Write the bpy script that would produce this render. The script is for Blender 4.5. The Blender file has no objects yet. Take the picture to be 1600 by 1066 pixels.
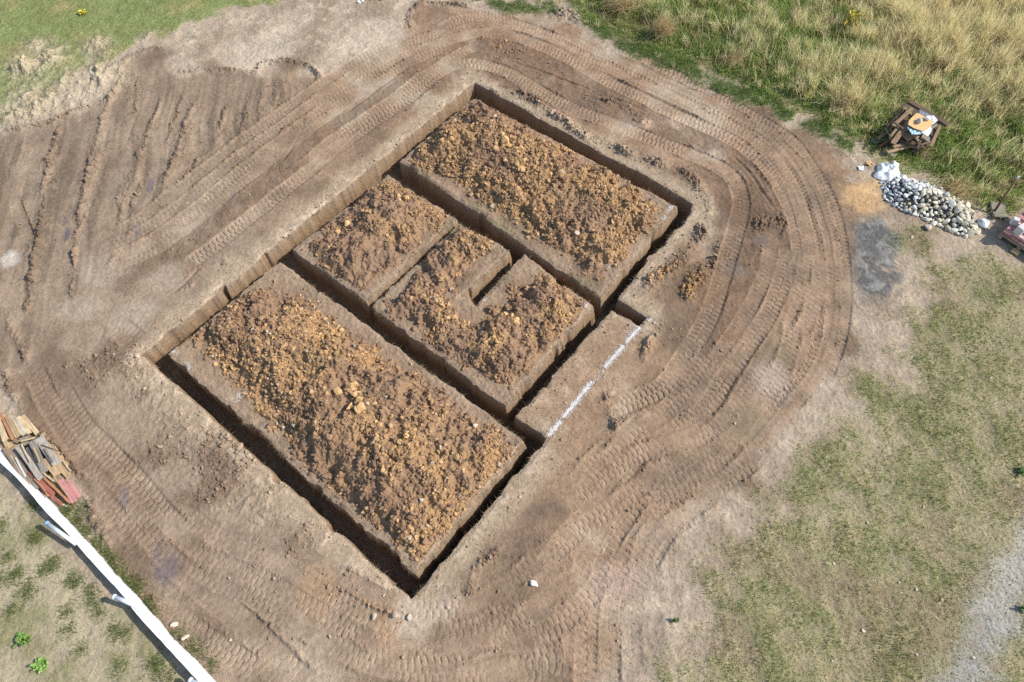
import bpy, math, numpy as np
from mathutils import Matrix, Vector
rng = np.random.default_rng(11)
C = bpy.context.scene.collection
SC = bpy.context.scene

# ------------------------------------------------------------------ camera (solved from the trench rectangle)
U = 1.3                                         # metres per layout unit
CX, CY, CZ = -0.34766423*U, -9.72929363*U, 11.61641492*U
YAW, PITCH, ROLL, FPX = 0.87178742, 1.05012119, -0.02183395, 1066.7
fw = np.array([math.cos(PITCH)*math.sin(YAW), math.cos(PITCH)*math.cos(YAW), -math.sin(PITCH)])
_r = np.array([math.cos(YAW), -math.sin(YAW), 0.0]); _u = np.cross(_r, fw)
rt = math.cos(ROLL)*_r + math.sin(ROLL)*_u
up = -math.sin(ROLL)*_r + math.cos(ROLL)*_u
def project(x, y, z=0.0):
    dx, dy, dz = x-CX, y-CY, z-CZ
    d = dx*fw[0]+dy*fw[1]+dz*fw[2]
    return (800+FPX*(dx*rt[0]+dy*rt[1]+dz*rt[2])/d, 533-FPX*(dx*up[0]+dy*up[1]+dz*up[2])/d)
def at(px, py, z=0.0):                          # the point at height z seen at a photo pixel
    d = fw*FPX + rt*(px-800) - up*(py-533)
    t = (z-CZ)/d[2]
    return np.array([CX+d[0]*t, CY+d[1]*t])
def ats(pts, z=0.0): return np.array([at(a, b, z) for a, b in pts])

cam = bpy.data.cameras.new('camera'); co = bpy.data.objects.new('camera', cam); C.objects.link(co)
m = Matrix(((rt[0], up[0], -fw[0], CX), (rt[1], up[1], -fw[1], CY), (rt[2], up[2], -fw[2], CZ), (0, 0, 0, 1)))
co.matrix_world = m
cam.lens = 36*FPX/1600; cam.sensor_width = 36; cam.clip_end = 2000
SC.camera = co

# ------------------------------------------------------------------ light
SUN_EL, SUN_AZV = math.radians(40), np.array([0.643, -0.766])      # towards the sun, in plan
sl = bpy.data.lights.new('sun', 'SUN'); so = bpy.data.objects.new('sun', sl); C.objects.link(so)
sl.energy = 4.3; sl.angle = math.radians(0.53); sl.color = (1.0, 0.95, 0.88)
dv = Vector((SUN_AZV[0]*math.cos(SUN_EL), SUN_AZV[1]*math.cos(SUN_EL), math.sin(SUN_EL)))
so.rotation_euler = dv.to_track_quat('Z', 'Y').to_euler()
w = bpy.data.worlds.new('World'); SC.world = w; w.use_nodes = True
nt = w.node_tree; sky = nt.nodes.new('ShaderNodeTexSky'); sky.sky_type = 'NISHITA'; sky.sun_disc = False
sky.sun_elevation = SUN_EL; sky.sun_rotation = math.atan2(SUN_AZV[0], SUN_AZV[1])
bg = nt.nodes['Background']; nt.links.new(sky.outputs[0], bg.inputs[0]); bg.inputs[1].default_value = 0.15
SC.view_settings.view_transform = 'Standard'; SC.view_settings.look = 'None'
SC.view_settings.exposure = 0.36; SC.view_settings.gamma = 1.0
SC.cycles.max_bounces = 6; SC.cycles.diffuse_bounces = 4; SC.cycles.use_denoising = False

# ------------------------------------------------------------------ small tools
def lin(r, g, b):
    c = np.array([r, g, b])/255.0
    return np.where(c <= 0.04045, c/12.92, ((c+0.055)/1.055)**2.4)
ALB = 0.92
def col(r, g, b): return lin(r, g, b)*ALB*np.array([1.0, 1.01, 0.972])
def smooth(a, b, x):
    t = np.clip((x-a)/(b-a), 0, 1); return t*t*(3-2*t)
def mix(a, b, f):
    f = f[..., None] if np.ndim(f) and np.ndim(a) > np.ndim(f) or (np.ndim(b) == 1 and np.ndim(f)) else f
    return a+(b-a)*f
def catmull(P, step=0.01):
    P = np.asarray(P, float); Q = np.vstack([2*P[0]-P[1], P, 2*P[-1]-P[-2]]); out = []
    for i in range(len(P)-1):
        p0, p1, p2, p3 = Q[i:i+4]; n = max(2, int(np.linalg.norm(p2-p1)/step))
        t = np.linspace(0, 1, n, endpoint=False)[:, None]
        out.append(0.5*((2*p1)+(p2-p0)*t+(2*p0-5*p1+4*p2-p3)*t*t+(-p0+3*p1-3*p2+p3)*t**3))
    return np.vstack(out+[P[-1:]])
def poly_sd(px, py, V):                         # signed distance to a polygon, positive inside
    d = np.full(px.shape, 1e9, np.float32); ins = np.zeros(px.shape, bool); n = len(V)
    for i in range(n):
        ax, ay = V[i]; bx, by = V[(i+1) % n]; ex, ey = bx-ax, by-ay
        t = np.clip(((px-ax)*ex+(py-ay)*ey)/(ex*ex+ey*ey), 0, 1)
        d = np.minimum(d, (px-ax-t*ex)**2+(py-ay-t*ey)**2)
        if abs(ey) > 1e-12:
            cnd = ((ay > py) != (by > py)) & (px < ex*(py-ay)/ey+ax); ins ^= cnd
    d = np.sqrt(d); return np.where(ins, d, -d).astype(np.float32)

def tag(o, label=None, cat=None, group=None, kind=None):
    if label: o['label'] = label
    if cat: o['category'] = cat
    if group: o['group'] = group
    if kind: o['kind'] = kind
    return o
def link(name, me, mat=None, parent=None):
    o = bpy.data.objects.new(name, me); C.objects.link(o)
    if mat and me is not None and not me.materials: me.materials.append(mat)
    if parent: o.parent = parent
    return o
def np_mesh(name, V, F, cols=None, smooth_shade=False):
    me = bpy.data.meshes.new(name); k = F.shape[1]
    me.vertices.add(len(V)); me.vertices.foreach_set('co', np.ascontiguousarray(V, np.float32).ravel())
    me.loops.add(F.size); me.loops.foreach_set('vertex_index', np.ascontiguousarray(F, np.int32).ravel())
    me.polygons.add(len(F)); me.polygons.foreach_set('loop_start', np.arange(0, F.size, k, dtype=np.int32))
    me.polygons.foreach_set('use_smooth', np.full(len(F), smooth_shade))
    if cols is not None:
        a = me.color_attributes.new('Col', 'FLOAT_COLOR', 'POINT')
        c4 = np.ones((len(V), 4), np.float32); c4[:, :3] = np.clip(cols, 0.004, 0.95)
        a.data.foreach_set('color', c4.ravel())
    me.update(calc_edges=True); return me

# ------------------------------------------------------------------ materials
def new_mat(name):
    mt = bpy.data.materials.new(name); mt.use_nodes = True
    n = mt.node_tree.nodes; return mt, mt.node_tree, n, n['Principled BSDF']
def noise_node(t, scale, detail=4, rough=0.6, vec=None):
    n = t.nodes.new('ShaderNodeTexNoise'); n.inputs['Scale'].default_value = scale
    n.inputs['Detail'].default_value = detail; n.inputs['Roughness'].default_value = rough
    if vec: t.links.new(vec, n.inputs['Vector'])
    return n
def vmath(t, op, a, b):
    n = t.nodes.new('ShaderNodeVectorMath'); n.operation = op
    for i, v in enumerate((a, b)):
        if isinstance(v, (tuple, list)): n.inputs[i].default_value = v
        else: t.links.new(v, n.inputs[i])
    return n.outputs[0]
def ramp(t, fac, stops):
    n = t.nodes.new('ShaderNodeValToRGB'); t.links.new(fac, n.inputs[0]); e = n.color_ramp.elements
    while len(e) < len(stops): e.new(0.5)
    for i, (p, c) in enumerate(stops): e[i].position = p; e[i].color = (*c, 1)
    return n.outputs[0]
def mixc(t, f, a, b, mode='MIX'):
    n = t.nodes.new('ShaderNodeMix'); n.data_type = 'RGBA'; n.blend_type = mode
    for i, v in ((0, f), (6, a), (7, b)):
        if isinstance(v, (int, float)): n.inputs[i].default_value = v
        elif isinstance(v, (tuple, list, np.ndarray)): n.inputs[i].default_value = (*v[:3], 1)
        else: t.links.new(v, n.inputs[i])
    return n.outputs[2]
def attr_mat(name, rough=0.95, grain=60, lo=0.72, hi=1.28, bump=0.0, bscale=80, bdist=0.01, transl=0.0):
    mt, t, n, b = new_mat(name)
    a = n.new('ShaderNodeAttribute'); a.attribute_name = 'Col'
    tc = n.new('ShaderNodeTexCoord')
    g = noise_node(t, grain, 5, 0.7, tc.outputs['Object'])
    r = ramp(t, g.outputs['Fac'], [(0.3, (lo,)*3), (0.7, (hi,)*3)])
    t.links.new(mixc(t, 1.0, a.outputs['Color'], r, 'MULTIPLY'), b.inputs['Base Color'])
    b.inputs['Roughness'].default_value = rough; b.inputs['Specular IOR Level'].default_value = 0.15
    if bump:
        bn = noise_node(t, bscale, 6, 0.75, tc.outputs['Object'])
        bp = n.new('ShaderNodeBump'); bp.inputs['Strength'].default_value = bump; bp.inputs['Distance'].default_value = bdist
        t.links.new(bn.outputs['Fac'], bp.inputs['Height']); t.links.new(bp.outputs[0], b.inputs['Normal'])
    return mt
def plain_mat(name, c, rough=0.8, var=0.25, scale=12, bump=0.2, stretch=(1, 1, 1), spec=0.3, c2=None, bdist=0.004):
    mt, t, n, b = new_mat(name)
    tc = n.new('ShaderNodeTexCoord'); v = vmath(t, 'MULTIPLY', tc.outputs['Object'], stretch)
    oi = n.new('ShaderNodeObjectInfo'); off = vmath(t, 'ADD', v, (0, 0, 0))
    cmb = n.new('ShaderNodeMath'); cmb.operation = 'MULTIPLY'; cmb.inputs[1].default_value = 37.0
    t.links.new(oi.outputs['Random'], cmb.inputs[0]); t.links.new(cmb.outputs[0], off.node.inputs[1])
    g = noise_node(t, scale, 5, 0.65, off)
    c = np.asarray(c); c2 = c*(1-var) if c2 is None else np.asarray(c2)
    cc = ramp(t, g.outputs['Fac'], [(0.32, tuple(c2)), (0.68, tuple(np.clip(c*(1+var*0.6), 0, 0.95)))])
    t.links.new(cc, b.inputs['Base Color']); b.inputs['Roughness'].default_value = rough
    b.inputs['Specular IOR Level'].default_value = spec
    if bump:
        g2 = noise_node(t, scale*4, 5, 0.7, off)
        bp = n.new('ShaderNodeBump'); bp.inputs['Strength'].default_value = bump; bp.inputs['Distance'].default_value = bdist
        t.links.new(g2.outputs['Fac'], bp.inputs['Height']); t.links.new(bp.outputs[0], b.inputs['Normal'])
    return mt

M_SOIL = attr_mat('soil', 0.97, 60, 0.66, 1.34, 0.7, 70, 0.012)
M_TURF = attr_mat('turf', 0.97, 45, 0.58, 1.42, 0.8, 60, 0.016)
M_CLOD = attr_mat('clod', 0.97, 40, 0.75, 1.25, 0.6, 70, 0.012)
M_BLADE = attr_mat('grass_blade', 0.7, 20, 0.85, 1.15)
_t = M_BLADE.node_tree; _b = _t.nodes['Principled BSDF']; _tr = _t.nodes.new('ShaderNodeBsdfTranslucent'); _mx = _t.nodes.new('ShaderNodeMixShader'); _mx.inputs[0].default_value = 0.45
_t.links.new(_b.inputs['Base Color'].links[0].from_socket, _tr.inputs['Color']); _t.links.new(_b.outputs[0], _mx.inputs[1]); _t.links.new(_tr.outputs[0], _mx.inputs[2])
_t.links.new(_mx.outputs[0], _t.nodes['Material Output'].inputs['Surface'])

# trench: soil horizons down the wall
def trench_mat():
    mt, t, n, b = new_mat('trench_soil')
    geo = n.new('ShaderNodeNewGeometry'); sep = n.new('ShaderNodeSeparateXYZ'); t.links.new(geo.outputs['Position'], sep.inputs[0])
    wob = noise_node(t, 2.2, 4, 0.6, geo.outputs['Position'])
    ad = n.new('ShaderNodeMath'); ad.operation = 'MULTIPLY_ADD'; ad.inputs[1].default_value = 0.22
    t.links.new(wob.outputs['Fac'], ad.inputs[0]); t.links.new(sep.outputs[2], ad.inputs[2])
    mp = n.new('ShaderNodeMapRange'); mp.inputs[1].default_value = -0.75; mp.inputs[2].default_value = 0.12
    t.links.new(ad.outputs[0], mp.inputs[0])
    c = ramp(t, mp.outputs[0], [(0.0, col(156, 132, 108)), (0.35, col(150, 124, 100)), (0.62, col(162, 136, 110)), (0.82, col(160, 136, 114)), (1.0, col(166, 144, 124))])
    g = noise_node(t, 9, 7, 0.75, vmath(t, 'MULTIPLY', geo.outputs['Position'], (1, 1, 1.6)))
    r = ramp(t, g.outputs['Fac'], [(0.3, (0.7,)*3), (0.7, (1.28,)*3)])
    t.links.new(mixc(t, 1.0, c, r, 'MULTIPLY'), b.inputs['Base Color']); b.inputs['Roughness'].default_value = 0.97
    b.inputs['Specular IOR Level'].default_value = 0.12
    bn = noise_node(t, 22, 6, 0.75, vmath(t, 'MULTIPLY', geo.outputs['Position'], (1, 1, 0.8)))
    bp = n.new('ShaderNodeBump'); bp.inputs['Strength'].default_value = 0.9; bp.inputs['Distance'].default_value = 0.05
    t.links.new(bn.outputs['Fac'], bp.inputs['Height']); t.links.new(bp.outputs[0], b.inputs['Normal'])
    return mt
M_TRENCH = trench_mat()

# ------------------------------------------------------------------ terrain grid
GS = 0.016
X0, X1, Y0, Y1 = -8.6, 30.4, -21.8, 18.2
gx = np.arange(X0, X1, GS); gy = np.arange(Y0, Y1, GS); NX, NY = len(gx), len(gy)
def lattice(wl, seed):                          # smooth value noise on the grid, about -1..1
    r = np.random.default_rng(seed); nx = int((X1-X0)/wl)+4; ny = int((Y1-Y0)/wl)+4
    L = r.uniform(-1, 1, (ny, nx)).astype(np.float32)
    fx = (gx-X0)/wl; fy = (gy-Y0)/wl; ix = fx.astype(int); iy = fy.astype(int)
    tx = (fx-ix).astype(np.float32); ty = (fy-iy).astype(np.float32); tx = tx*tx*(3-2*tx); ty = ty*ty*(3-2*ty)
    R = L[:, ix]*(1-tx)+L[:, ix+1]*tx
    return R[iy]*(1-ty)[:, None]+R[iy+1]*ty[:, None]
def fbm(wl, oct, seed, gain=0.5):
    o = np.zeros((NY, NX), np.float32); a = 1.0
    for k in range(oct):
        if wl < GS*1.6: break
        o += a*lattice(wl, seed+k); wl *= 0.5; a *= gain
    return o
# coarse zone masks
CG = 0.16
cgx = np.arange(X0, X1+CG, CG); cgy = np.arange(Y0, Y1+CG, CG)
CXX, CYY = np.meshgrid(cgx, cgy)
def upsample(A):
    fx = (gx-X0)/CG; fy = (gy-Y0)/CG; ix = np.minimum(fx.astype(int), len(cgx)-2); iy = np.minimum(fy.astype(int), len(cgy)-2)
    tx = (fx-ix).astype(np.float32); ty = (fy-iy).astype(np.float32)
    R = A[:, ix]*(1-tx)+A[:, ix+1]*tx
    return R[iy]*(1-ty)[:, None]+R[iy+1]*ty[:, None]
def zone(poly_px): return upsample(poly_sd(CXX, CYY, ats(poly_px)))
def gsample(A, x, y):
    ix = np.clip(((x-X0)/GS).astype(int), 0, NX-1); iy = np.clip(((y-Y0)/GS).astype(int), 0, NY-1); return A[iy, ix]

n_big = fbm(3.0, 3, 1); n_mid = fbm(0.8, 3, 21); n_sm = fbm(0.25, 3, 41); n_fine = fbm(0.07, 2, 61)
edge = n_mid*0.35+n_sm*0.18                     # ragged zone borders

Z_DIRT = zone([(-200, 230), (0, 203), (60, 196), (95, 185), (120, 172), (168, 158), (186, 138), (192, 98), (215, 82), (262, 78), (272, 112), (330, 108), (395, 112), (415, 98), (465, 98), (498, 118), (520, 118), (575, 92), (635, 50), (640, 8), (690, 5), (735, 14), (800, 24), (880, 16), (910, 40), (960, 78), (1080, 128), (1200, 180), (1262, 205), (1335, 250), (1338, 330), (1332, 400), (1330, 480), (1316, 545), (1290, 600), (1235, 675), (1165, 735), (1120, 790), (1030, 815), (985, 870), (972, 930), (955, 1000), (945, 1150), (320, 1150), (255, 985), (205, 905), (150, 810), (100, 705), (40, 640), (0, 570), (-200, 400)])
Z_TREAD = zone([(545, 1150), (560, 1000), (700, 1010), (800, 960), (850, 860), (930, 720), (1010, 640), (1090, 480), (1140, 330), (1090, 270), (960, 190), (740, 110), (560, 210), (300, 420), (160, 420), (400, 240), (680, 55), (780, 35), (1080, 125), (1270, 225), (1330, 400), (1300, 590), (1150, 745), (1000, 860), (955, 1150)])
Z_SCRAPE = zone([(-150, 230), (100, 185), (190, 90), (500, 115), (440, 220), (300, 330), (180, 420), (60, 560), (-150, 620)])
Z_ROUGH = zone([(120, 560), (215, 545), (420, 745), (560, 900), (640, 960), (650, 995), (520, 935), (380, 870), (250, 730), (190, 640)])
Z_LEFTFLD = zone([(-300, 720), (0, 735), (130, 890), (300, 1066), (420, 1200), (-300, 1200)])
Z_TOPLEFT = zone([(-300, -200), (500, -200), (420, 5), (330, 30), (250, 55), (200, 70), (130, 120), (60, 160), (0, 195), (-300, 230)])
Z_TALL = zone([(860, -300), (870, 0), (930, 45), (1010, 85), (1060, 100), (1110, 118), (1200, 165), (1255, 190), (1300, 205), (1345, 235), (1375, 255), (1420, 270), (1470, 290), (1530, 330), (1600, 315), (2000, 250), (2000, -300)])
Z_GREENSTRIP = zone([(720, -60), (760, -8), (800, 10), (870, 8), (930, 35), (1000, 68), (1080, 98), (1200, 150), (1270, 188), (1345, 228), (1330, 245), (1265, 208), (1185, 180), (1080, 130), (960, 78), (900, 30), (760, 18)])
Z_LAWN = zone([(1430, 400), (1480, 385), (1560, 405), (1700, 380), (1900, 420), (1900, 800), (1700, 1300), (1080, 1300), (1060, 1040), (1110, 985), (1130, 900), (1180, 830), (1240, 790), (1255, 720), (1310, 665), (1350, 610), (1405, 590), (1430, 500)])
Z_ASH = zone([(1338, 352), (1372, 352), (1392, 385), (1412, 418), (1418, 440), (1408, 458), (1378, 470), (1345, 468), (1334, 440), (1336, 395)])
Z_SAND = zone([(1322, 292), (1348, 280), (1372, 282), (1378, 300), (1372, 318), (1345, 325), (1325, 315)])
Z_PATH = zone([(1640, 740), (1600, 800), (1560, 868), (1532, 930), (1500, 1010), (1470, 1075), (1420, 1180), (1520, 1180), (1545, 1066), (1575, 990), (1612, 925), (1680, 820)])
Z_TALLCORE = upsample(poly_sd(CXX, CYY, ats([(860, -300), (880, -10), (960, 30), (1060, 80), (1150, 120), (1260, 170), (1345, 215), (1440, 268), (1530, 318), (1600, 300), (2000, 230), (2000, -300)])))

# trench plan (layout units, then metres)
OUTER = np.array([(0, 0), (10, 0), (10, -6.42), (6.87, -6.48), (6.86, -7.2), (6.58, -7.2), (6.55, -6.57), (3.57, -6.5), (3.57, -7.22), (0, -7.2)])*U
ISL = [np.array(p)*U for p in (
    [(9.56, -.34), (9.69, -6.12), (6.68, -6.2), (6.87, -.4)],
    [(6.38, -.47), (6.4, -2.54), (3.63, -2.53), (3.59, -.37)],
    [(6.33, -2.70), (6.46, -4.0), (4.98, -4.0), (4.98, -4.33), (6.55, -4.33), (6.42, -6.2), (3.6, -6.22), (3.6, -2.69)],
    [(3.2, -.4), (3.27, -6.95), (.34, -6.98), (.34, -.38)])]
tx0, tx1 = int((-0.6-X0)/GS), int((13.8-X0)/GS); ty0, ty1 = int((-10.2-Y0)/GS), int((0.8-Y0)/GS)
TXX, TYY = np.meshgrid(gx[tx0:tx1], gy[ty0:ty1])
sd_o = poly_sd(TXX, TYY, OUTER)
sd_i = np.max([poly_sd(TXX, TYY, p) for p in ISL], axis=0)
sd_t = np.minimum(sd_o, -sd_i)                  # >0 inside the trench
sub = (slice(ty0, ty1), slice(tx0, tx1))
wob = 0.026*n_mid[sub]+0.032*n_sm[sub]+0.006*n_fine[sub]
sd_t = sd_t+wob*0.9+0.075*smooth(0.42, 0.95, fbm(0.45, 2, 91)[sub])-0.03*smooth(0.4, 0.9, fbm(0.3, 2, 95)[sub])
SDT = np.full((NY, NX), -9.0, np.float32); SDT[sub] = sd_t
ISLD = np.full((NY, NX), -9.0, np.float32); ISLD[sub] = sd_i
OUTD = np.full((NY, NX), -9.0, np.float32); OUTD[sub] = sd_o

# ------------------------------------------------------------------ heights and colours
H = 0.03*n_big+0.006*n_mid
CLD = np.zeros((NY, NX), np.float32)            # clod density weights
m_dirt = smooth(-0.28, 0.28, Z_DIRT+edge*0.95)
m_lawn = smooth(-0.7, 0.7, Z_LAWN+edge*2.0)
m_tl = smooth(-0.25, 0.25, Z_TOPLEFT+edge*1.4)
m_gs = smooth(-0.2, 0.2, Z_GREENSTRIP+edge)
m_tall = smooth(-0.25, 0.35, Z_TALL+edge)
m_lf = smooth(-0.2, 0.2, Z_LEFTFLD+edge*0.3)
m_path = smooth(-0.40, 0.35, Z_PATH+edge*0.6)
m_ash = smooth(-0.22, 0.25, Z_ASH+edge*0.7)
m_sand = smooth(-0.3, 0.4, Z_SAND+edge*0.7)
m_scr = smooth(-0.2, 0.5, Z_SCRAPE)*m_dirt
m_rough = smooth(-0.2, 0.4, Z_ROUGH+edge)*m_dirt
m_trd = smooth(-0.3, 0.4, Z_TREAD+edge)*m_dirt
off = 1-m_dirt
H += off*(0.016*n_mid+0.010*n_sm+0.006*n_fine)+0.02*smooth(0.5, -0.5, Z_DIRT)
H += m_dirt*(0.005*n_sm+0.004*n_fine)
H += m_rough*(0.014*n_mid+0.018*n_sm+0.008*n_fine)

K = np.empty((NY, NX, 3), np.float32)
K[:] = col(170, 152, 133)                       # dry trampled ground
K = mix(K, col(150, 132, 113), smooth(-0.3, 1.0, n_mid+n_big*0.5))
K = mix(K, col(180, 162, 142), smooth(0.2, 1.0, n_sm-n_mid*0.4))
dirtc = np.empty((NY, NX, 3), np.float32); dirtc[:] = col(152, 132, 113)
warm = smooth(2.0, 9.0, gx)[None, :]*np.ones((NY, 1))
warm = smooth(-6, 4, (gx[None, :]-2.5)-(gy[:, None]+8)*0.5)
dirtc = mix(dirtc, col(148, 121, 98), warm*0.9)
dirtc = mix(dirtc, col(124, 104, 87), smooth(-0.3, 0.9, n_mid*0.8+n_big*0.6))
dirtc = mix(dirtc, col(166, 147, 127), smooth(0.3, 1.2, -n_mid*0.6-n_big*0.8))
dirtc = mix(dirtc, col(140, 121, 103), m_scr*0.6)
K = mix(K, dirtc, m_dirt)
lawnc = mix(np.broadcast_to(col(160, 149, 118), K.shape), col(128, 128, 86), smooth(-0.9, 0.9, n_mid*0.6+n_sm*0.7+n_fine*0.5))
lawnc = mix(lawnc, col(136, 118, 96), smooth(0.1, 1.1, fbm(1.1, 3, 75))*0.7)
lawnc = mix(lawnc, col(176, 160, 128), smooth(0.0, 1.0, fbm(0.12, 2, 85)+0.5*n_sm)*0.6)
K = mix(K, lawnc, m_lawn*(1-m_dirt)*0.92)
K = mix(K, mix(np.broadcast_to(col(130, 138, 88), K.shape), col(160, 152, 104), smooth(0, 1, n_mid)), m_tl*off)
K = mix(K, col(124, 124, 78), m_tall*off*0.9)
K = mix(K, col(112, 124, 76), m_gs*off*0.8)
lfc = mix(np.broadcast_to(col(168, 155, 130), K.shape), col(138, 132, 100), smooth(-0.3, 0.9, n_mid+n_sm*0.6+n_fine*0.3))
K = mix(K, lfc, m_lf)
pathc = mix(np.broadcast_to(col(152, 148, 142), K.shape), col(168, 161, 149), smooth(-0.2, 0.8, n_big))
K = mix(K, pathc, m_path); H = H*(1-m_path*0.8)+m_path*(0.006*n_fine)
ashc = mix(np.broadcast_to(col(92, 93, 94), K.shape), col(134, 132, 128), smooth(-0.3, 0.8, n_sm+n_mid*0.5))
K = mix(K, ashc, m_ash*0.92*smooth(-1.4, -0.2, n_sm+0.5*n_mid))
K = mix(K, col(206, 168, 122), m_sand*0.85)

def stamp(px, hw, extra=0.25):
    """cells near a path: flat index, distance along, signed offset"""
    P = catmull(ats(px) if len(px[0]) == 2 else px); T = np.gradient(P, axis=0); T /= np.linalg.norm(T, axis=1)[:, None]+1e-9
    N = np.stack([-T[:, 1], T[:, 0]], 1); S = np.concatenate([[0], np.cumsum(np.linalg.norm(np.diff(P, axis=0), axis=1))])
    t = np.arange(-hw-extra, hw+extra+0.005, 0.01)
    X = P[:, None, 0]+N[:, None, 0]*t; Y = P[:, None, 1]+N[:, None, 1]*t
    ix = ((X-X0)/GS+0.5).astype(int); iy = ((Y-Y0)/GS+0.5).astype(int)
    ok = (ix >= 0) & (ix < NX) & (iy >= 0) & (iy < NY)
    SS = np.broadcast_to(S[:, None], X.shape); TT = np.broadcast_to(t, X.shape)
    idx = (iy*NX+ix)[ok]; o = np.argsort(-np.abs(TT[ok]), kind='stable')
    bs = np.zeros(NX*NY, np.float32); bt = np.full(NX*NY, 99, np.float32)
    bs[idx[o]] = SS[ok][o]; bt[idx[o]] = TT[ok][o]
    u = np.unique(idx); return u, bs[u], bt[u], S[-1]
def nz1(s, wl, seed):
    r = np.random.default_rng(seed).uniform(-1, 1, 400); f = s/wl; i = f.astype(int) % 398; t = f-f.astype(int); t = t*t*(3-2*t)
    return r[i]*(1-t)+r[i+1]*t
LOWf = (0.03*n_big+0.02*smooth(0.5, -0.5, Z_DIRT)).ravel(); Hf = H.ravel(); Kf = K.reshape(-1, 3); Cf = CLD.ravel(); nsm = n_sm.ravel(); nmid = n_mid.ravel(); nfine = n_fine.ravel()
TRK = np.zeros(NX*NY, np.float32)
_k = [100]
def track(px, hw=0.24, depth=0.035, pitch=0.135, groove=0.026, light=0.75, strength=1.0, fade=(0.5, 0.5), ridge=1.0):
    _k[0] += 1; sd = _k[0]
    u, s, t, L = stamp(px, hw)
    tj = t+0.03*nz1(s, 1.3, sd)
    vis = np.clip(0.55+0.6*nz1(s, 1.1, sd+50)+0.35*nsm[u]+0.35*nmid[u], 0.04, 1)*strength
    ends = smooth(0, fade[0], s)*smooth(0, fade[1], L-s)
    a = np.abs(tj); w_ = (1-smooth(hw*0.86, hw*1.12, a))*ends
    half = (tj > 0)*0.5
    ph = (s+0.14*a+0.02*np.sin(a*40)*0.5+0.02*nz1(s, 0.5, sd+9)+0.012*nsm[u])/pitch+half
    ph = ph-np.floor(ph)
    g = np.exp(-((ph-0.5)/0.14)**2)
    mid = np.exp(-(tj/0.016)**2)*0.6*(nz1(s, 0.2, sd+5) > -0.3)
    z = -depth*0.55-groove*0.95*np.maximum(g, mid)*vis*smooth(hw, hw*0.8, a)
    base = Hf[u]
    Hf[u] = base-0.8*w_*(base-LOWf[u])+w_*(z+0.02*nmid[u]*0.3)
    rid = np.exp(-((a-hw*1.12)/0.055)**2)*ends*np.clip(0.1+0.9*nz1(s, 0.5, sd+3)+0.5*(tj > 0)*nz1(s, 0.8, sd+4), 0, 1)*0.022*ridge
    Hf[u] += np.maximum(rid, 0)*(1+0.8*nfine[u])
    c = Kf[u]; lc = mix(np.broadcast_to(col(174, 149, 127), c.shape), dirtc.reshape(-1, 3)[u]*1.12, 0.5)
    c = mix(c, lc, w_*light*0.75*(0.75+0.25*np.clip(nsm[u], -1, 1)))
    c = mix(c, col(126, 104, 87), np.clip(rid/0.03, 0, 1)*0.55)
    Kf[u] = c; TRK[u] = np.maximum(TRK[u], w_)
    Cf[u] = Cf[u]*(1-0.9*w_)+np.clip(rid/0.03, 0, 1)*0.5
def berm(px, hw=0.10, h=0.06, dens=1.0, dark=0.7, rough_=1.0, colr=(112, 91, 76), asym=0.0):
    _k[0] += 1; sd = _k[0]
    u, s, t, L = stamp(px, hw, hw*1.5)
    tj = t+hw*0.5*nz1(s, 0.45, sd)+0.02*nsm[u]
    amp = np.clip(0.7+0.6*nz1(s, 0.5, sd+7), 0.05, 1.3)*smooth(0, 0.4, s)*smooth(0, 0.4, L-s)
    w_ = np.exp(-(tj/hw)**2)*amp
    if asym: w_ = w_*smooth(-hw*1.5, 0, tj*asym)
    Hf[u] += w_*h*(1+rough_*(0.5*nsm[u]+0.5*nfine[u]))
    Kf[u] = mix(Kf[u], col(*colr), np.clip(w_, 0, 1)*dark)
    Cf[u] += np.clip(w_, 0, 1)*dens
def rut(px, hw=0.06, d=0.05, dark=0.4):
    _k[0] += 1; sd = _k[0]
    u, s, t, L = stamp(px, hw, 0.15)
    tj = t+0.03*nz1(s, 0.6, sd); e = smooth(0, 0.3, s)*smooth(0, 0.3, L-s)
    w_ = np.exp(-(tj/hw)**2)*e; Hf[u] -= w_*d*(0.8+0.4*nz1(s, 0.8, sd+2))
    Hf[u] += np.exp(-((np.abs(tj)-hw*2)/(hw*0.7))**2)*e*d*0.35
    Kf[u] = mix(Kf[u], col(128, 106, 90), w_*dark)
# ------------------------------------------------------------------ the digger's work: scrapes, ruts, berms, tyre prints
for px, h in (([(182, 135), (178, 150), (162, 182), (150, 225), (140, 266), (134, 292), (122, 350), (119, 380), (113, 440), (112, 470)], 0.07),
              ([(98, 192), (84, 228), (75, 268), (68, 330), (60, 380), (57, 395), (50, 440), (44, 495)], 0.08),
              ([(252, 150), (247, 170), (237, 192), (224, 228), (206, 262)], 0.05), ([(318, 140), (306, 160), (293, 182), (280, 232), (262, 280), (245, 330)], 0.045),
              ([(357, 158), (345, 195), (333, 228), (300, 262), (285, 280)], 0.05), ([(388, 140), (382, 180), (371, 237), (362, 262)], 0.04),
              ([(478, 145), (466, 178), (452, 195), (432, 212)], 0.045), ([(215, 120), (212, 170), (205, 230)], 0.025), ([(290, 140), (275, 180), (255, 230)], 0.025),
              ([(420, 130), (410, 150), (400, 190)], 0.025), ([(190, 310), (180, 370), (172, 430)], 0.025), ([(225, 280), (205, 330), (195, 375), (165, 420)], 0.03),
              ([(330, 250), (305, 290), (285, 320), (265, 350)], 0.03), ([(25, 300), (45, 345), (60, 385)], 0.03)):
    berm(px, 0.065, h, 0.95, 0.72, 1.2)
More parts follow.
